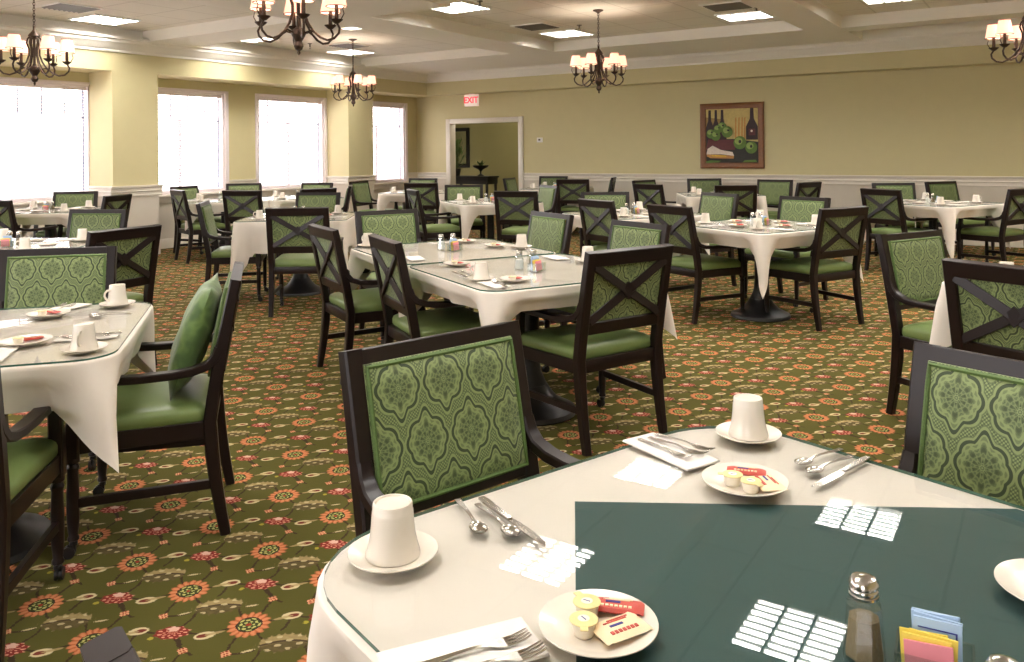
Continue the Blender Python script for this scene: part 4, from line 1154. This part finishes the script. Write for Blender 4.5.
# ------------------------------------------------------------------ wall objects
def mk_painting():
    x0, x1, z0, z1 = -4.90, -3.84, 1.075, 2.15; y = YB
    r = empty('framed_painting', ((x0 + x1) / 2, y, z0)); cx, cz = (x0 + x1) / 2, (z0 + z1) / 2
    W_, H_ = (x1 - x0) / 2, (z1 - z0) / 2; O = lambda p: (p[0], p[1], p[2])
    prof = [(0, -.002), (0, -.035), (-.02, -.045), (-.05, -.03), (-.085, -.028), (-.095, -.014), (-.095, -.002)]
    loops = []
    mb = MB()
    for sx, sz in ((-1, -1), (1, -1), (1, 1), (-1, 1)):
        loops.append([(sx * (W_ + d), yy, H_ + sz * (H_ + d)) for d, yy in prof])
    mb.loft(loops, False, True); mb.build('frame', M['pframe'], r, 30)
    mb = MB(); w_, h_ = W_ - .09, H_ - .09; lay = [0]
    def poly(pts, mi):
        lay[0] += 1; yy = -.010 - .0006 * lay[0]; mb.mi = mi
        P = [(-w_ + 2 * w_ * max(0, min(1, a)), yy, .09 + 2 * h_ * max(0, min(1, b))) for a, b in pts]
        vs = [mb.bm.verts.new(p) for p in P]; f_ = mb.bm.faces.new(vs); f_.material_index = mi
    def ell(cx_, cy_, a, b, mi, n=22, t=0): poly([(cx_ + a * math.cos(2 * PI * k / n), cy_ + b * math.sin(2 * PI * k / n)) for k in range(n)], mi)
    poly([(0, 0), (1, 0), (1, 1), (0, 1)], 0)
    poly([(0, 0), (1, 0), (1, .38), (.55, .44), (0, .44)], 1)
    poly([(0, .42), (.38, .42), (.36, .8), (0, .85)], 9)
    for cx_, wd, top in ((.08, .085, .98), (.20, .08, .98), (.32, .085, .98), (.88, .11, 1.0)):
        poly([(cx_ - wd, .42), (cx_ + wd, .42), (cx_ + wd, top - .34), (cx_ + wd * .35, top - .20), (cx_ + wd * .28, top), (cx_ - wd * .28, top), (cx_ - wd * .35, top - .20), (cx_ - wd, top - .34)], 2)
    poly([(.82, .5), (.94, .5), (.94, .62), (.82, .62)], 3); ell(.875, .58, .02, .02, 6)
    for a in (.56, .62, .68, .73): poly([(a, .44), (a + .03, .44), (a + .035, .84), (a + .01, .82)], 7)
    poly([(0, .24), (.56, .24), (.60, .42), (.05, .44)], 3)
    for cx_, cy_, rr in ((.10, .54, .085), (.20, .50, .09), (.32, .66, .09), (.24, .62, .08), (.42, .57, .105)):
        ell(cx_, cy_, rr, rr, 4); ell(cx_ - .02, cy_ + .03, rr * .55, rr * .5, 5); ell(cx_ + .02, cy_ + .03, rr * .2, rr * .2, 1)
    for cx_, cy_, rr in ((.66, .37, .12), (.87, .28, .11)):
        ell(cx_, cy_, rr, rr, 4); ell(cx_ - .025, cy_ + .03, rr * .6, rr * .55, 5); ell(cx_, cy_ + .02, rr * .22, rr * .26, 1)
    poly([(.02, .16), (.04, .26), (.14, .32), (.30, .24), (.52, .20), (.55, .13), (.30, .16)], 6)
    poly([(.02, .16), (.30, .15), (.55, .13), (.54, .08), (.10, .09), (.03, .12)], 7); poly([(.12, .12), (.40, .11), (.40, .14), (.12, .15)], 8)
    poly([(.02, .0), (.25, .01), (.3, .04), (.1, .05), (.0, .03)], 4); poly([(.7, .01), (.98, .02), (.95, .06), (.75, .05)], 4)
    pal = [(196, 176, 110), (40, 38, 32), (46, 26, 30), (92, 40, 44), (86, 116, 44), (140, 164, 84), (222, 210, 196), (186, 134, 70), (210, 170, 60), (150, 120, 66)]
    o = mb.build('canvas', [plain('paint_%d' % i, srgb(*p), .6, var=.25, scale=26) for i, p in enumerate(pal)], r, 0)
    # faces look into the room
    for p in o.data.polygons:
        pass
    MB().box(-w_ - .01, w_ + .01, -.0095, -.002, .08, 2 * H_ - .08).build('backing', M['black'], r, 0)
    tag(r, 'framed still-life painting of green apples and dark wine bottles on the back wall', 'painting')
mk_painting()
# exit sign, on the bulkhead underside over the doorway
ex = empty('exit_sign', (-9.50, 13.12, ZF)); tag(ex, 'white exit sign with red letters above the doorway', 'exit sign')
MB().box(-.16, .16, -.025, .025, -.245, -.015, .006).build('sign_body', M['exit_face'], ex); MB().box(-.05, .05, -.03, .03, -.018, 0, .004).build('mount', M['plastic'], ex)
fc = bpy.data.curves.new('lettering', 'FONT'); fc.body = 'EXIT'; fc.size = .17; fc.align_x = 'CENTER'; fc.align_y = 'CENTER'; fc.extrude = .002; fc.offset = .004
fc.materials.append(M['exit_red'])
ft = bpy.data.objects.new('lettering_curve', fc); COL.objects.link(ft); bpy.context.view_layer.update()
fo = bpy.data.objects.new('lettering', bpy.data.meshes.new_from_object(ft.evaluated_get(bpy.context.evaluated_depsgraph_get()))); COL.objects.link(fo)
bpy.data.objects.remove(ft); fo.parent = ex; fo.location = (0, -.027, -.13); fo.rotation_euler = (PI / 2, 0, 0)
th = empty('thermostat', (-8.05, YB, 1.60)); tag(th, 'small white thermostat on the wall beside the doorway', 'thermostat')
MB().box(-.06, .06, -.022, 0, -.045, .045, .006).build('case', M['plastic'], th); MB().box(-.022, .022, -.0245, -.0222, -.012, .02).build('display', M['dgrey'], th, 0)
# hall furniture beyond the door opening
hl = bpy.data.lights.new('hall_fill', 'POINT'); hl.energy = 30; hl.color = (1, .9, .72); hl.shadow_soft_size = .15  # unseen fill light added to brighten the hall, no fixture
hlo = bpy.data.objects.new('hall_fill', hl); COL.objects.link(hlo); hlo.location = (-9.6, 14.7, 2.35)
ct = empty('console_table', (-10.97, 15.2, 0)); tag(ct, 'dark console table standing in the hall beyond the doorway', 'console table')
MB().box(-.55, .55, -.22, .22, .80, .84, .006).build('table_top', M['black'], ct); MB().box(-.52, .52, -.20, .20, .66, .80, .004).build('drawer_box', M['black'], ct)
for sx in (-1, 1):
    for sy in (-1, 1): MB().sweep([(sx * .48, sy * .17, .67), (sx * .49, sy * .175, 0)], (1, 0, 0), [.055, .035], [.055, .035]).build('leg', M['black'], ct)
MB().box(-.5, .5, -.19, .19, .16, .19, .004).build('shelf', M['black'], ct)
pb = empty('pedestal_bowl', (-10.74, 15.15, .8405)); tag(pb, 'dark pedestal bowl of greenery on the hall console', 'bowl')
MB().lathe([(.001, 0), (.08, 0), (.07, .02), (.02, .05), (.018, .10), (.06, .15), (.16, .20), (.19, .24), (.18, .235), (.001, .19)], n=22).build('bowl_body', M['black'], pb)
def leaves(n, R, Hh, base, sz, seed):
    rnd = random.Random(seed); mb = MB()
    for k in range(n):
        a = rnd.uniform(0, 2 * PI); el = rnd.uniform(.2, 1.35); d = Vector((math.cos(a) * math.cos(el) * R, math.sin(a) * math.cos(el) * R, math.sin(el) * Hh)) * rnd.uniform(.5, 1)
        p = Vector((0, 0, base)) + d; t = d.normalized(); s_ = t.cross(Vector((0, 0, 1))).normalized() * sz * .4
        if s_.length < 1e-5: s_ = Vector((sz * .4, 0, 0))
        u = t.cross(s_).normalized() * sz * .12
        q = [p - t * sz, p + s_ + u, p + t * sz, p - s_ + u]
        v = [mb.bm.verts.new(x) for x in q] + [mb.bm.verts.new(x - u * .15) for x in q]
        mb.bm.faces.new(v[:4]); mb.bm.faces.new(v[4:][::-1])
        mb.tube([Vector((0, 0, base)), p - t * sz], .003, 4)
    return mb
leaves(26, .16, .12, .21, .05, 3).build('greenery', M['yellow_leaf'] if 'yellow_leaf' in M else M['green_leaf'], pb, 0)
hp = empty('potted_plant', (-11.38, 15.1, .8405)); tag(hp, 'tall leafy plant standing before the hall mirror', 'plant')
MB().lathe([(.001, 0), (.07, 0), (.10, .16), (.105, .17), (.09, .165), (.001, .15)], n=20).build('pot', M['black'], hp)
leaves(70, .30, .75, .16, .07, 5).build('foliage', M['green_leaf'], hp, 0)
hm = empty('wall_mirror', (-12.27, HY1, 1.0)); tag(hm, 'dark framed mirror on the hall wall behind the plant', 'mirror')
mb = MB()
for a in ((-.40, -.31, 0, .98), (.31, .40, 0, .98), (-.31, .31, 0, .09), (-.31, .31, .89, .98)): mb.box(a[0], a[1], -.04, -.001, a[2], a[3], .006)
mb.build('frame', M['black'], hm); MB().box(-.315, .315, -.02, -.006, .085, .895).build('mirror_pane', M['mirror'], hm, 0)
hc = MB()
hc.loft([[(.02 * math.sin(k * 1.3) + o_, -.5 + k * .05, z) for k in range(21) for o_ in (0,)] + [(.02 * math.sin(k * 1.3) + .02, -.5 + k * .05, z) for k in range(20, -1, -1)] for z in (.05, 1.35)])
tag(hc.build('hall_drape', M['burgundy'], None, 50, (-8.05, 14.6, 0)), 'burgundy drape just visible inside the door opening', 'drape')
